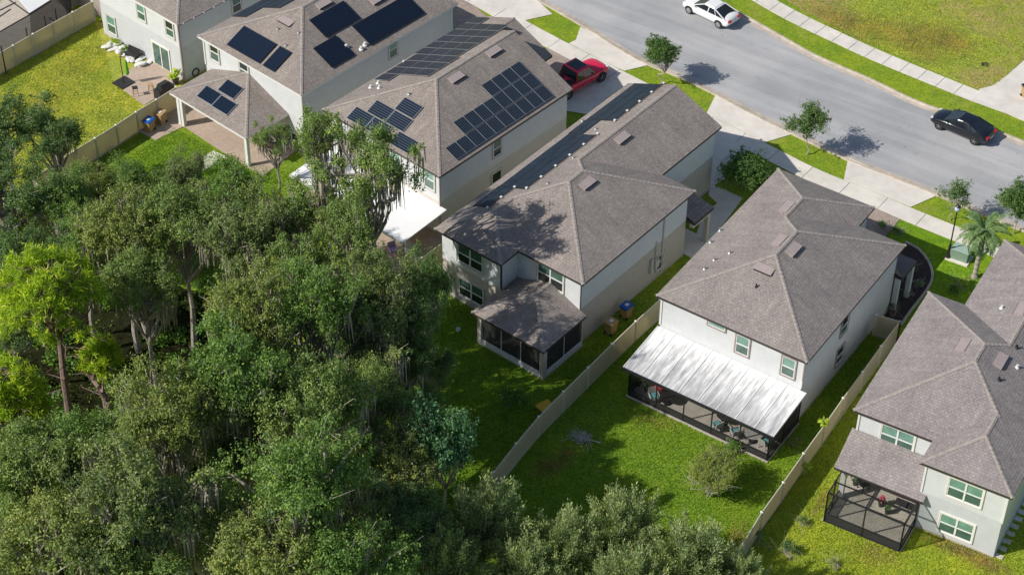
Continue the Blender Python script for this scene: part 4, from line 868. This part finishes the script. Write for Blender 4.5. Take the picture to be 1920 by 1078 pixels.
def frond_plant(seed,px,py,label,h,L,nf,mat=L_palm,name='palm_tree',tr=.17,cat='palm',z0=0):
    rg=np.random.default_rng(seed); b0=P(px,py,0); root=empty(name,(b0.x,b0.y,0),0,label,cat)
    if h>.4:
        mb=MB(); prof=[(tr*1.5,0),(tr*1.15,.3)]
        k=int(h/.22)
        for i in range(k): z=.3+(h-.3)*i/k; prof+=[(tr*(1.12 if i%2 else .92),z)]
        prof+=[(tr*1.5,h-.15),(tr*1.1,h+.1)]; mb.lathe(prof,n=12); mb.build('trunk',M_bark,root)
    C_=[];A=[];B=[]; mb=MB()
    for i in range(nf):
        az=i*2.39996+rg.normal()*.15; el=1.35-1.75*(i/nf)+rg.normal()*.08; l=L*rg.uniform(.85,1.1); m=34; dr=np.array([math.cos(az),math.sin(az)]); pts=[]; p=np.array([0,0,h]); e=el
        for j in range(m):
            pts.append(p.copy()); st=l/m; p=p+np.array([dr[0]*math.cos(e),dr[1]*math.cos(e),math.sin(e)])*st; e-=1.5/m*(1.0+.4*(1-el))
        pts=np.array(pts); side=np.array([-dr[1],dr[0],0]); tng=np.gradient(pts,axis=0); tng=unit(tng)
        for a_,b_ in zip(pts[::6],pts[6::6]): mb.tube(a_,b_,.018,.014,4,0,False)
        for sg in (1,-1):
            ll=(.34*L/2.0)*np.sin(np.linspace(.35,3.0,m))**.6; q=unit(side*sg*1.0+tng*.75+np.array([0,0,-.25])+rg.normal(size=(m,3))*.12); idx=np.arange(3,m)
            for off in (0,.5):
                c=pts[idx]+tng[idx]*(off*l/m)+q[idx]*ll[idx][:,None]*.5; C_.append(c); A.append(q[idx]*ll[idx][:,None]*.5); w_=unit(np.cross(q[idx],np.array([0,0,1.])+rg.normal(size=(len(idx),3))*.3)); B.append(w_*.022)
    quads('fronds',np.concatenate(C_),np.concatenate(A),np.concatenate(B),mat,root); mb.build('frond_stems',mat,root); return root
frond_plant(81,1827,520,'silvery green date palm beside the utility box',3.9,2.15,44)
bush(82,1400,322,1.75,1.7,L_street,'round leafy dark tree in the shade between the driveways','tree',16000,.12,'small_tree',36,1.3)
frond_plant(83,1436,345,'second low palm fanning towards the lit sidewalk',.5,1.2,26,L_palm,'low_palm',.09)
def sapling(px,py,h,label,mat=L_lime):
    q=P(px,py,h); root=empty('sapling',(q.x,q.y,0),0,label,'sapling'); mb=MB(); mb.tube((0,0,0),(0.03,0,h),.025,.015,6); mb.build('stem',M_bark,root); rg=np.random.default_rng(px); n=26; az=rg.uniform(0,6.28,n); d=np.stack([np.cos(az),np.sin(az),rg.uniform(-.3,.4,n)],1); l=rg.uniform(.18,.34,n)[:,None]; c=np.array([0,0,h])+d*l*.8-np.array([0,0,1])*rg.uniform(0,.35,n)[:,None]; s=unit(np.cross(d,np.array([0,0,1.]))); quads('leaves',c,d*l*.6,s*l*.32,mat,root); return root
sapling(1545,786,2.2,'lime leaved sapling rising above the lit tan fence'); sapling(1513,870,1.0,'smaller lime sapling on the lower right side of the fence')
# flower bed and edging
def edging(label,pts,w,h,m):
    l=line(pts,.5); b=MB(); A=offs(l,-w/2); B_=offs(l,w/2)
    for i in range(len(l)-1):
        b.face([(*A[i],h),(*A[i+1],h),(*B_[i+1],h),(*B_[i],h)]); b.face([(*A[i],0),(*A[i+1],0),(*A[i+1],h),(*A[i],h)]); b.face([(*B_[i],h),(*B_[i+1],h),(*B_[i+1],0),(*B_[i],0)])
    return tag(b.build('edging',m),label,'edging')
bed=[(1697,455),(1722,468),(1740,490),(1748,512),(1745,532),(1730,555),(1708,583),(1688,612)]
sheet('mulch_bed',bed+[(1660,600),(1650,560),(1680,500)],.03,M_mulch); edging('curved grey stone edging round the dark mulch bed',bed,.16,.12,M_curb)
# ---------------------------------------------------------------- cars
M_paintw=newmat('paint_white',.22,(.80,.80,.80))[0]; M_paintk=newmat('paint_black',.12,(.008,.010,.016))[0]; M_paintr=newmat('paint_red',.22,(.72,.010,.065))[0]
for m in (M_paintw,M_paintk,M_paintr): m.node_tree.nodes['Principled BSDF'].inputs['Coat Weight'].default_value=.6
M_tyre=noisy('tyre_rubber',(.02,.02,.02),.2,5,.85); M_rim=newmat('rim_metal',.3,(.45,.45,.46),.8)[0]; M_rimk=newmat('rim_dark',.35,(.03,.03,.03),.6)[0]; M_red=newmat('tail_lamp_red',.2,(.45,.01,.015))[0]; M_lamp=newmat('head_lamp',.1,(.75,.77,.8))[0]
def car(kind,label,pf,pr,zw,L,Wd,paint,rim,near=1,name='parked_car',cat='car',glassf=None):
    """pf, pr: pixels of the front and rear wheel centres on the side towards the camera"""
    a,b_=P(*pf,zw),P(*pr,zw); d=(a-b_); yaw=math.atan2(d.y,d.x); base=(a+b_)/2; wb=d.length; nrm=Vector((-math.sin(yaw),math.cos(yaw),0)); c=base+nrm*(Wd/2-.1)*near
    root=empty(name,(c.x,c.y,0),yaw,label,cat)
    hw=Wd/2
    if kind=='sedan':
        st=[(-.5,.55,.62,.80),(-.485,.42,.86,.90),(-.44,.25,.98,.95),(-.34,.22,1.0,.985),(-.2,.2,.97,1),(0,.2,.95,1),(.17,.2,.93,1),(.3,.2,.88,.985),(.4,.22,.78,.95),(.465,.25,.66,.86),(.495,.35,.52,.72)]
    else:
        st=[(-.5,.5,1.02,.93),(-.49,.45,1.08,.97),(-.3,.4,1.08,1),(-.15,.38,1.1,1),(0,.38,1.12,1),(.17,.38,1.12,1),(.28,.4,1.12,.99),(.4,.42,1.08,.96),(.47,.45,.95,.9),(.498,.5,.75,.8)]
    secs=[]
    for x,zb,zt,ws in st:
        w_=hw*ws; cr=.05 if kind=='sedan' else .06
        secs.append([(x*L,y,z) for y,z in ((-w_*.9,zb),(-w_,zb+.12),(-w_*1.0,zb+(zt-zb)*.62),(-w_*.93,zt-.05),(-w_*.78,zt),(-w_*.35,zt+cr*.8),(0,zt+cr),(w_*.35,zt+cr*.8),(w_*.78,zt),(w_*.93,zt-.05),(w_,zb+(zt-zb)*.62),(w_,zb+.12),(w_*.9,zb))])
    b=MB()
    for A,B_ in zip(secs,secs[1:]):
        for i in range(len(A)-1): b.face([A[i],B_[i],B_[i+1],A[i+1]][::-1])
        b.face([A[0],A[-1],B_[-1],B_[0]][::-1])
    b.face(secs[0]); b.face(secs[-1][::-1]); body=b.build('body',paint,root,smooth=True,merge=True)
    me=body.data
    md=body.modifiers.new('s','SUBSURF'); md.levels=md.render_levels=1
    # cabin
    if kind=='sedan': x0,x1,x2,x3,zb,zt=-.43*L,-.17*L,.04*L,.26*L,.92,1.36; wb0,wt=hw*.91,hw*.68
    else: x0,x1,x2,x3,zb,zt=-.155*L,-.115*L,.11*L,.22*L,1.1,1.86; wb0,wt=hw*.93,hw*.76
    g=[(x0,-wb0,zb),(x3,-wb0,zb),(x3,wb0,zb),(x0,wb0,zb),(x1,-wt,zt),(x2,-wt,zt),(x2,wt,zt),(x1,wt,zt)]
    b=MB(); b.hexa(g); gl=b.build('window_glass',GL_blue if not glassf else glassf,root,merge=True); bv=gl.modifiers.new('b','BEVEL'); bv.width=.05; bv.segments=3
    def lp(i,j,t): return Vector(g[i]).lerp(Vector(g[j]),t)
    b=MB(); e=.03
    top=[Vector(g[i]) for i in (4,5,6,7)]; cc=sum(top,Vector())/4
    lo=[lp(k-4,k,.93)+((Vector(g[k])-cc).normalized()*.012) for k in (4,5,6,7)]; n=6
    ro=[]
    for z,k in ((0,1.0),(.04,.97),(.065,.8)): ro.append([cc+(t_-cc)*k+Vector((0,0,z)) for t_ in top])
    ring=[lo]+ro
    for A,B_ in zip(ring,ring[1:]):
        for i in range(4): b.face([A[i],A[(i+1)%4],B_[(i+1)%4],B_[i]])
    b.face(ring[-1]); rf=b.build('roof',paint,root,smooth=True,merge=True); bv=rf.modifiers.new('b','BEVEL'); bv.width=.06; bv.segments=3; bv.limit_method='NONE'
    b=MB()
    for i,j in ((0,4),(1,5),(2,6),(3,7)): b.bar(Vector(g[i]),Vector(g[j]),.075,.055)
    for sg in (-1,1):
        xm=(x1+x2)/2; b.bar((xm,sg*wb0,zb),(xm,sg*(wt+.005),zt),.07,.03); b.bar((x0,sg*(wb0+.005),zb+.0),(x3,sg*(wb0+.005),zb+.0),.05,.05)
        if kind=='sedan': xq=x1-.25; b.bar((xq-.05,sg*wb0,zb),(x1+.02,sg*wt,zt),.06,.03)
    b.build('pillar',paint,root)
    for sg in (-1,1):
        b=MB(); b.lathe([(.02,-.06),(.09,-.04),(.10,.04),(.03,.07)],(x3-.32,sg*(wb0+.14),zb+.08),10,0,.7,1.1); b.build('mirror',paint,root)
    for sg in (-1,1):
        for x in (wb/2,-wb/2):
            y=sg*(hw+.004); r=zw; b=MB(); m2=14; b.face([(x+(r+.075)*math.cos(t_),y,r+(r+.075)*math.sin(t_)) for t_ in [PI*i/m2 for i in range(m2+1)]] if sg<0 else [(x+(r+.075)*math.cos(t_),y,r+(r+.075)*math.sin(t_)) for t_ in [PI*i/m2 for i in range(m2+1)]][::-1]); b.build('wheel_arch',M_blackplastic,root)
            b=MB(); b.tube((x,sg*(hw-.2),r),(x,sg*(hw+.02),r),r,n=24); w_=b.build('wheel',M_tyre,root,smooth=False); b=MB(); b.tube((x,sg*(hw+.018),r),(x,sg*(hw+.03),r),r*.68,n=20); b.build('rim',rim,w_)
            b=MB()
            for i in range(5): t_=2*PI*i/5+.3; b.bar((x,sg*(hw+.034),r),(x+math.cos(t_)*r*.64,sg*(hw+.034),r+math.sin(t_)*r*.64),.05,.012,up=(0,1,0))
            b.build('rim_spoke',M_rim if rim is M_rimk else M_alu,w_)
    zr=.82 if kind=='sedan' else .95
    for sg in (-1,1):
        b=MB(); b.box(-L*.5-.005,-L*.5+.16,sg*hw*.62-.16,sg*hw*.62+.16,zr-.09,zr+.06); b.build('tail_light',M_red,root)
        b=MB(); b.box(L*.44,L*.474,sg*hw*.66-.13,sg*hw*.66+.1,zr-.24 if kind=='sedan' else zr-.1,zr-.15 if kind=='sedan' else zr+.02); b.build('headlight',M_lamp,root)
    if kind=='truck':
        b=MB(); b.box(-L*.49,-L*.165,-hw*.82,hw*.82,1.02,1.145); b.build('bed_cover',M_black,root); b=MB(); b.box(x1+.12,x2-.1,-wt*.72,wt*.72,zt+.066,zt+.085); b.build('sunroof',GL_blue,root)
    else:
        b=MB(); b.box(-L*.5-.012,-L*.5,-.25,.25,.58,.70); b.build('license_plate',M_white,root)
    return root
GL_teal=glass('windscreen_teal',(.05,.22,.22),.08)
car('sedan','glossy black sedan parked at the far kerb with teal reflections on its windscreen',(1761,235.5),(1827,264),.33,4.8,1.85,M_paintk,M_rimk,-1)
car('sedan','white sedan parked at the far kerb near the top edge',(1292.7,19),(1347.8,46),.33,4.8,1.85,M_paintw,M_rim,-1)
car('truck','red pickup with dark sunroof parked in the driveway',(1127,145),(1064.5,179),.42,5.6,2.02,M_paintr,M_rimk,1,'pickup_truck','pickup truck')
# ---------------------------------------------------------------- small things
def thing(name,px,py,label,cat,rz=0,z=0,group=None):
    q=P(px,py,z); return empty(name,(q.x,q.y,z if z else 0),rz,label,cat,group)
def bin_(px,py,rz,lid,label):
    t=thing('wheeled_bin',px,py,label,'bin',rz); b=MB()
    b.hexa([(-.24,-.27,.06),(.24,-.27,.06),(.24,.27,.06),(-.24,.27,.06),(-.31,-.36,.98),(.31,-.36,.98),(.31,.36,.98),(-.31,.36,.98)]); b.build('body',M_tan,t)
    b=MB(); b.hexa([(-.34,-.39,.98),(.34,-.39,.98),(.34,.42,.98),(-.34,.42,.98),(-.34,-.39,1.03),(.34,-.39,1.03),(.32,.38,1.09),(-.32,.38,1.09)]); l=b.build('lid',lid,t); b=MB(); b.box(-.12,.12,-.15,.12,1.078,1.088); b.build('sticker',M_white,l)
    for s_ in (-1,1): b=MB(); b.tube((s_*.2,.27,.12),(s_*.28,.27,.12),.12,n=12); b.build('wheel',M_tyre,t)
    b=MB(); b.tube((-.25,.44,.95),(.25,.44,.95),.02,n=6); b.build('handle',M_black,t)
GB=None
bin_(281,246,R(-30),M_bluelid,'tan bin with blue lid beside the grey-tan fence'); bin_(303,232,R(-30),M_tan,'tan bin with tan lid beside the fence post')
bin_(1174,594,R(140),M_bluelid,'tan bin with blue lid against the centre house side wall'); bin_(1145,624,R(140),M_tan,'tan bin with tan lid on the shaded side lawn')
# utility box
t=thing('utility_box',1800,484,'green electrical utility box on a concrete pad by the palm','utility box',R(-30)); b=MB(); b.box(-.85,.75,-.7,.55,0,.1); b.build('pad',M_concrete,t); b=MB(); M_ug=noisy('utility_green',(.20,.29,.22),.08,3,.5); b.hexa([(-.6,-.45,.1),(.6,-.45,.1),(.6,.4,.1),(-.6,.4,.1),(-.6,-.45,.72),(.6,-.45,.72),(.6,.4,.85),(-.6,.4,.85)]); b.build('cabinet',M_ug,t); b=MB(); b.box(-.63,.63,-.48,.43,.852,.89); b.build('lid',noisy('utility_green_light',(.34,.45,.38),.06,3,.5),t)
# lamp
t=thing('street_lamp',1777,484,'black street lamp post with round pale head by the sidewalk','street lamp'); b=MB(); b.lathe([(.17,0),(.17,.25),(.11,.4),(.09,1.2),(.05,1.3),(.045,4.1)],n=12); b.build('post',M_black,t); b=MB(); b.lathe([(.06,4.1),(.16,4.2),(.2,4.35),(.17,4.5),(.05,4.6)],n=14); b.build('lamp_head',noisy('lamp_globe',(.6,.68,.8),.05,3,.3),t); b=MB(); b.lathe([(.2,4.52),(.1,4.62),(.02,4.75)],n=12); b.build('lamp_cap',M_black,t)
# top-left patio
t=thing('umbrella',232,157,'folded green umbrella on a black pole with square black base','umbrella',R(-41)); b=MB(); b.box(-.62,.62,-.62,.62,.02,.12); b.build('base',M_black,t); b=MB(); b.tube((0,0,.1),(0,0,2.5),.035,n=8); b.tube((0,0,2.4),(.35,.25,2.55),.03,n=6); b.build('pole',M_black,t)
b=MB(); b.lathe([(.03,2.25),(.09,2.1),(.14,1.5),(.17,1.0),(.09,.85)],(.32,.22,0),10,0,1,1); b.build('canopy',noisy('umbrella_green',(.16,.42,.03),.2,4,.8),t,smooth=True)
def stool(px,py,label,rz,seat): 
    t=thing('stool',px,py,label,'stool',rz); 
    for x in (-.15,.15):
        for y in (-.15,.15): b=MB(); b.bar((x*1.25,y*1.25,.06),(x,y,.72),.035); b.build('leg',M_tan,t)
    b=MB(); b.box(-.2,.2,-.2,.2,.72,.77); b.build('seat',seat,t); b=MB(); b.bar((-.17,-.17,.3),(.17,-.17,.3),.025); b.bar((-.17,.17,.3),(.17,.17,.3),.025); b.build('stretcher',M_tan,t); return t
stool(255,180,'wooden stool with a black seat cloth beside the umbrella base',.3,M_black); stool(284,174,'plain wooden stool beside the covered grill',.1,M_tan)
t=thing('covered_grill',309,180,'gas grill under a black cover at the end of the fence','grill',R(50)); b=MB(); b.hexa([(-.75,-.36,.06),(.75,-.36,.06),(.75,.36,.06),(-.75,.36,.06),(-.72,-.33,.85),(.72,-.33,.85),(.72,.33,.85),(-.72,.33,.85)]); b.hexa([(-.45,-.33,.85),(.45,-.33,.85),(.45,.33,.85),(-.45,.33,.85),(-.4,-.18,1.18),(.4,-.18,1.18),(.4,.22,1.18),(-.4,.22,1.18)]); b.build('cover',M_black,t)
t=thing('potted_plant',330,158,'leafy green potted plant at the corner of the off-white house','potted plant'); b=MB(); b.lathe([(.18,0),(.26,.4),(.28,.42),(.24,.42)],n=14); b.build('pot',M_blackplastic,t); rg=np.random.default_rng(3); p,a,b_=leaves(rg,np.array([[0,0,.85],[.15,.1,1.0],[-.2,0,.7]]),np.array([.4,.35,.3]),160,.3,.5,.5); quads('leaves',p,a,b_,L_lime,t)
rg=random.Random(4); base=P(205,88,0); end=P(280,122,0); M_bag=noisy('sandbag_white',(.70,.70,.67),.1,4,.8)
for i in range(24):
    k=i/23; q=base.lerp(end,k)+Vector((rg.uniform(-.25,.25),rg.uniform(-.55,.55),0)); b=MB(); z=.0 if i%3 else .2
    b.lathe([(.05,0),(.3,.03),(.37,.1),(.3,.17),(.05,.2)],(0,0,0),10,0,1.15,.62); o=b.build('sandbag',M_bag,None,smooth=True); o.location=(q.x,q.y,z+.005); o.rotation_euler=(rg.uniform(-.1,.1),rg.uniform(-.1,.1),rg.uniform(0,3.1)); tag(o,'white filled sandbag in the long pile on the lawn beside the off-white house','sandbag','sandbags piled along the off-white house')
t=thing('bench',248,110,'small black bench behind the sandbags','bench',R(-35)); b=MB(); b.box(-.6,.6,-.25,.25,.4,.46); b.build('seat',M_black,t); b=MB(); b.hexa([(-.6,.25,.4),(.6,.25,.4),(.6,.3,.4),(-.6,.3,.4),(-.6,.35,.85),(.6,.35,.85),(.6,.4,.85),(-.6,.4,.85)]); b.build('backrest',M_black,t)
for x in (-.5,.5): b=MB(); b.box(x-.03,x+.03,-.22,.22,.0,.4); b.build('leg',M_black,t)
b=MB(); 
for i in range(20):
    a0,a1=2*PI*i/20,2*PI*(i+1)/20; b.tube((.3*math.cos(a0),0,.3+.3*math.sin(a0)),(.3*math.cos(a1),0,.3+.3*math.sin(a1)),.05,n=6,cap=False)
o=b.build('hose_reel',M_blackplastic); q=P(368,142,0); o.location=(q.x,q.y,.0); o.rotation_euler=(0,0,.8); tag(o,'black coiled hose leaning against the shaded side wall','hose')
# path and bench in the second yard
sheet('garden_path',[(400,283),(428,296),(365,330),(300,372),(270,395),(262,380),(330,325)],.03,M_concrete,th=.02)
t=thing('bench',287,383,'white bench with blue cushion between oaks','bench',R(35)); b=MB(); b.box(-.7,.7,-.28,.28,.38,.44); b.build('seat',M_white,t); b=MB(); b.box(-.45,.35,-.24,.24,.442,.54); b.build('cushion',M_bluelid,t)
for x in (-.6,.6): b=MB(); b.box(x-.04,x+.04,-.25,.25,0,.38); b.build('leg',M_white,t)
t=thing('pool_float',397,410,'round white float with an orange centre on the lawn','float'); b=MB(); b.lathe([(.3,.02),(.5,.05),(.58,.16),(.5,.27),(.3,.27)],n=20); b.build('ring',M_white,t,smooth=True); b=MB(); b.lathe([(.02,.27),(.2,.33),(.26,.28),(.27,.1)],n=14); b.build('centre',noisy('orange_vinyl',(.75,.14,.06),.1,3,.5),t)
# centre yard
t=thing('wheelbarrow',1022,772,'yellow wheelbarrow tub tipped behind the curved tan fence','wheelbarrow',R(40)); M_yel=noisy('yellow_plastic',(.62,.38,.02),.1,3,.5); b=MB(); b.hexa([(-.35,-.25,.25),(.35,-.25,.25),(.35,.25,.25),(-.35,.25,.25),(-.55,-.38,.62),(.5,-.38,.55),(.5,.38,.55),(-.55,.38,.62)]); b.build('tub',M_yel,t); b=MB(); b.tube((.55,-.04,.18),(.55,.04,.18),.18,n=14); b.build('wheel',M_tyre,t)
for s_ in (-1,1): b=MB(); b.bar((.5,s_*.1,.2),(-1.0,s_*.3,.5),.04); b.build('handle',M_black,t)
b=MB(); rg=random.Random(8); q0=Vector((-.75,.15,.12)); q1=Vector((.95,-.35,.05)); b.tube(q0,q1,.03,.05,6)
for i in range(46):
    s0=q0.lerp(q1,rg.uniform(0,.62)); v=Vector((rg.gauss(-.25,.3),rg.gauss(0,.42),abs(rg.gauss(.12,.16)))); b.tube(s0,s0+v,.018,.006,4,0,False)
    b.tube(s0+v*.6,s0+v*.6+Vector((rg.gauss(0,.15),rg.gauss(0,.15),rg.uniform(0,.15))),.012,.004,4,0,False)
t=thing('fallen_branch',1097,823,'pale dead fallen branch lying on the bright lawn by the curved fence','branch'); b.build('twigs',M_twig,t)
rg2=np.random.default_rng(3); p,a,b_=leaves(rg2,np.array([[-.6,.1,.2],[-.2,.15,.25],[-.3,-.25,.2],[.1,.0,.2]]),np.array([.45,.4,.35,.3]),500,.11,.5,.4); quads('lichen',p,a,b_,M_twig,t)
b=MB(); b.lathe([(.1,0),(.15,.02),(.16,.2),(.13,.2),(.1,.05)],n=14); o=b.build('bucket',M_white); q=P(859,620,0); o.location=(q.x,q.y,.0); tag(o,'small white bucket on the sun-flecked lawn','bucket')
# patio furniture
def chair(px,py,rz,frame,cush,label,z=0,group=None,name='patio_chair'):
    t=thing(name,px,py,label,'chair',rz,z,group)
    for x in (-.24,.24):
        for y in (-.24,.24): b=MB(); b.box(x-.025,x+.025,y-.025,y+.025,0,.4 if y<0 else .4); b.build('leg',frame,t)
    b=MB(); b.box(-.28,.28,-.28,.28,.4,.45); b.build('seat',frame,t); b=MB(); b.hexa([(-.28,.24,.45),(.28,.24,.45),(.28,.28,.45),(-.28,.28,.45),(-.28,.34,.92),(.28,.34,.92),(.28,.38,.92),(-.28,.38,.92)]); b.build('backrest',frame,t)
    b=MB(); b.box(-.24,.24,-.26,.22,.452,.54); b.build('cushion',cush,t)
    for x in (-.29,.29): b=MB(); b.bar((x,-.26,.64),(x,.28,.64),.05,.03); b.bar((x,-.24,.42),(x,-.24,.64),.03); b.build('armrest',frame,t)
    return t
M_teal=noisy('teal_cushion',(.10,.30,.33),.15,4,.8); M_cushr=noisy('red_fabric',(.42,.03,.05),.15,4,.8); M_purple=noisy('purple_cloth',(.34,.27,.46),.15,4,.8)
Zp=.1
for px,py,rz,lb in ((1225,752,.3,'teal-cushioned chair at left end of screened patio beside red folded parasol'),(1343,806,-2.6,'teal-cushioned chair left of centre in the screened patio'),(1378,820,-2.9,'teal-cushioned chair right of centre in the screened patio'),(1432,838,2.4,'grey-framed teal chair at right end of screened patio')): chair(px,py,rz,M_wintrim_grey,M_teal,lb,Zp)
def rtable(px,py,label,r,m,z=Zp,h=.7):
    t=thing('round_table',px,py,label,'table',0,z); b=MB(); b.lathe([(r*.98,h-.04),(r,h-.02),(r,h)],n=24); b.build('tabletop',m,t); b=MB(); b.tube((0,0,.03),(0,0,h-.04),.05,n=10); b.lathe([(.3,0),(.28,.03),(.06,.06)],n=14); b.build('pedestal',M_black,t); return t
rtable(1252,755,'round black table beside red folded parasol',.5,M_black); rtable(1412,826,'round woven grey table near right end of screened patio',.6,noisy('wicker',(.3,.29,.28),.5,14,.9)); rtable(1357,792,'round black table among teal-cushioned chairs',.5,M_blackplastic)
t=thing('folded_parasol',1238,742,'red folded parasol standing in the screened patio','parasol',0,Zp); b=MB(); b.tube((0,0,0),(0,0,2.1),.02,n=6); b.build('pole',M_black,t); b=MB(); b.lathe([(.36,.75),(.42,1.0),(.3,1.3),(.08,1.95),(.02,2.05)],n=12); b.build('canopy',M_cushr,t)
def pot(px,py,label,z,leafm,r=.18,h=.35,n=140,sz=.2,lh=.5,potm=None):
    t=thing('potted_plant',px,py,label,'potted plant',0,z); b=MB(); b.lathe([(r*.7,0),(r,h),(r*1.08,h+.02),(r*.9,h)],n=12); b.build('pot',potm or M_blackplastic,t); rg=np.random.default_rng(px); p,a,b_=leaves(rg,np.array([[0,0,h+lh*.6],[.05,.05,h+lh]]),np.array([lh*.6,lh*.4]),n,sz,.5,.4); quads('leaves',p,a,b_,leafm,t)
pot(1198,722,'tall potted plant at left end wall of screened patio',Zp,L_bright,lh=.9); pot(1211,733,'second tall potted plant beside the screened patio left post',Zp,L_oak,lh=.8)
pot(1651,948,'pink flowering pot in the middle of the small screened cage patio',.08,leafmat('pink_flowers',(.35,.08,.13)),lh=.3); pot(1603,908,'large bushy potted plant under the patio roof at cage left',.08,L_oak2,lh=.7,n=240); pot(1663,962,'small dark potted plant at front of the cage patio',.08,L_oak2,lh=.25)
t=thing('coffee_table',1692,952,'low dark rectangular table in the cage patio','table',R(-30),.08); b=MB(); b.box(-.5,.5,-.28,.28,.38,.42); b.build('tabletop',M_blackplastic,t)
for x in (-.45,.45):
    for y in (-.24,.24): b=MB(); b.box(x-.02,x+.02,y-.02,y+.02,0,.38); b.build('leg',M_black,t)
chair(1618,915,.6,M_blackplastic,M_blackplastic,'dark chair beside the bushy pot in cage patio',.08)
chair(738,478,.5,M_purple,M_purple,'purple cloth covered chair at the edge of the tan-floored patio',.09); chair(585,392,2.2,M_wintrim_brown,M_wintrim_grey,'brown framed chair beside the black post at the left patio end',.09); chair(565,380,1.2,M_wintrim_brown,M_wintrim_grey,'brown framed chair at the far left of the tan-floored patio',.09)
t=thing('storage_box',775,480,'white storage cabinet on the shaded tan-floored patio','cabinet',R(-41),.09); b=MB(); b.box(-.6,.6,-.3,.3,0,.75); b.build('body',M_white,t); b=MB(); b.box(-.63,.63,-.33,.33,.752,.8); b.build('lid',M_wintrim_grey,t)
# stepping stones
for i,(px,py) in enumerate([(1872.7,1043),(1879.8,1029),(1887.8,1015),(1895,1001),(1902,987),(1909,973),(1916,960),(1923,946)]):
    q=P(px,py,0); b=MB(); b.box(-.24,.24,-.17,.17,.0,.05); o=b.build('stepping_stone',M_concrete); o.location=(q.x,q.y,.018); o.rotation_euler=(0,0,R(-29.5+(i%3-1)*4)); tag(o,('nearest','second','third','fourth','fifth','sixth','seventh','farthest')[i]+' pale stepping stone in the row beside the lower right house','stepping stone','stepping stones beside the lower right house')
# neighbour cage at top left
def at(px,py,z): return P(px,py,z)
K2=empty('screen_cage',P(56,30,0),0,'dark screened pool cage with white patio roof behind the top left fence','screen cage')
def kbar(b,a,c,w=.07): b.bar(at(*a)-K2.location,at(*c)-K2.location,w)
o=K2.location
def kface(name,pts,m):
    b=MB(); b.face([at(*p)-o for p in pts]); return b.build(name,m,K2)
kface('patio_roof',[(56,26,2.7),(97,0,2.7),(120,-60,3.2),(20,-60,3.2),(34,0,3.0)],M_metalroof); b=MB(); kbar(b,(56,27,2.65),(97,1,2.65),.12); b.build('gutter',M_black,K2)
kface('screen_mesh',[(56,28,2.6),(97,2,2.6),(132,-20,2.6),(137,58,0),(75,98,0),(60,108,0)],SCR2)
kface('screen_mesh',[(56,28,2.6),(60,108,0),(0,150,0),(-40,120,0),(-40,85,2.6),(0,60,2.6)],screen_mat('cage_side',.72,(.02,.03,.04)))
b=MB(); kbar(b,(56,28,2.6),(0,60,2.6)); b.build('cage_beam',M_black,K2)
for px,py in ((58,106),(92,84),(112,70),(135,58),(12,140)): 
    q=P(px,py,0); b=MB(); b.box(q.x-o.x-.04,q.x-o.x+.04,q.y-o.y-.04,q.y-o.y+.04,0,2.6); b.build('cage_post',M_black,K2)
b=MB(); kbar(b,(56,28,2.6),(10,-5,2.6)); kbar(b,(0,20,2.6),(30,5,2.6)); kbar(b,(-20,45,2.6),(20,18,2.6)); b.build('cage_roof_beam',M_black,K2)
sheet('patio_slab',[(-40,90),(60,110),(140,60),(130,20),(40,-20),(-40,30)],.07,M_slab,th=.05)
# small street details
b=MB(); b.lathe([(.02,.02),(.33,.03),(.34,.0)],n=20); o=b.build('manhole_cover',M_blackplastic); q=P(1847,122,0); o.location=(q.x,q.y,.012); tag(o,'small dark round cover in the vacant lot grass','cover')
bin_(1923,183,.4,M_blackplastic,'dark bin at the right edge beyond the far sidewalk')
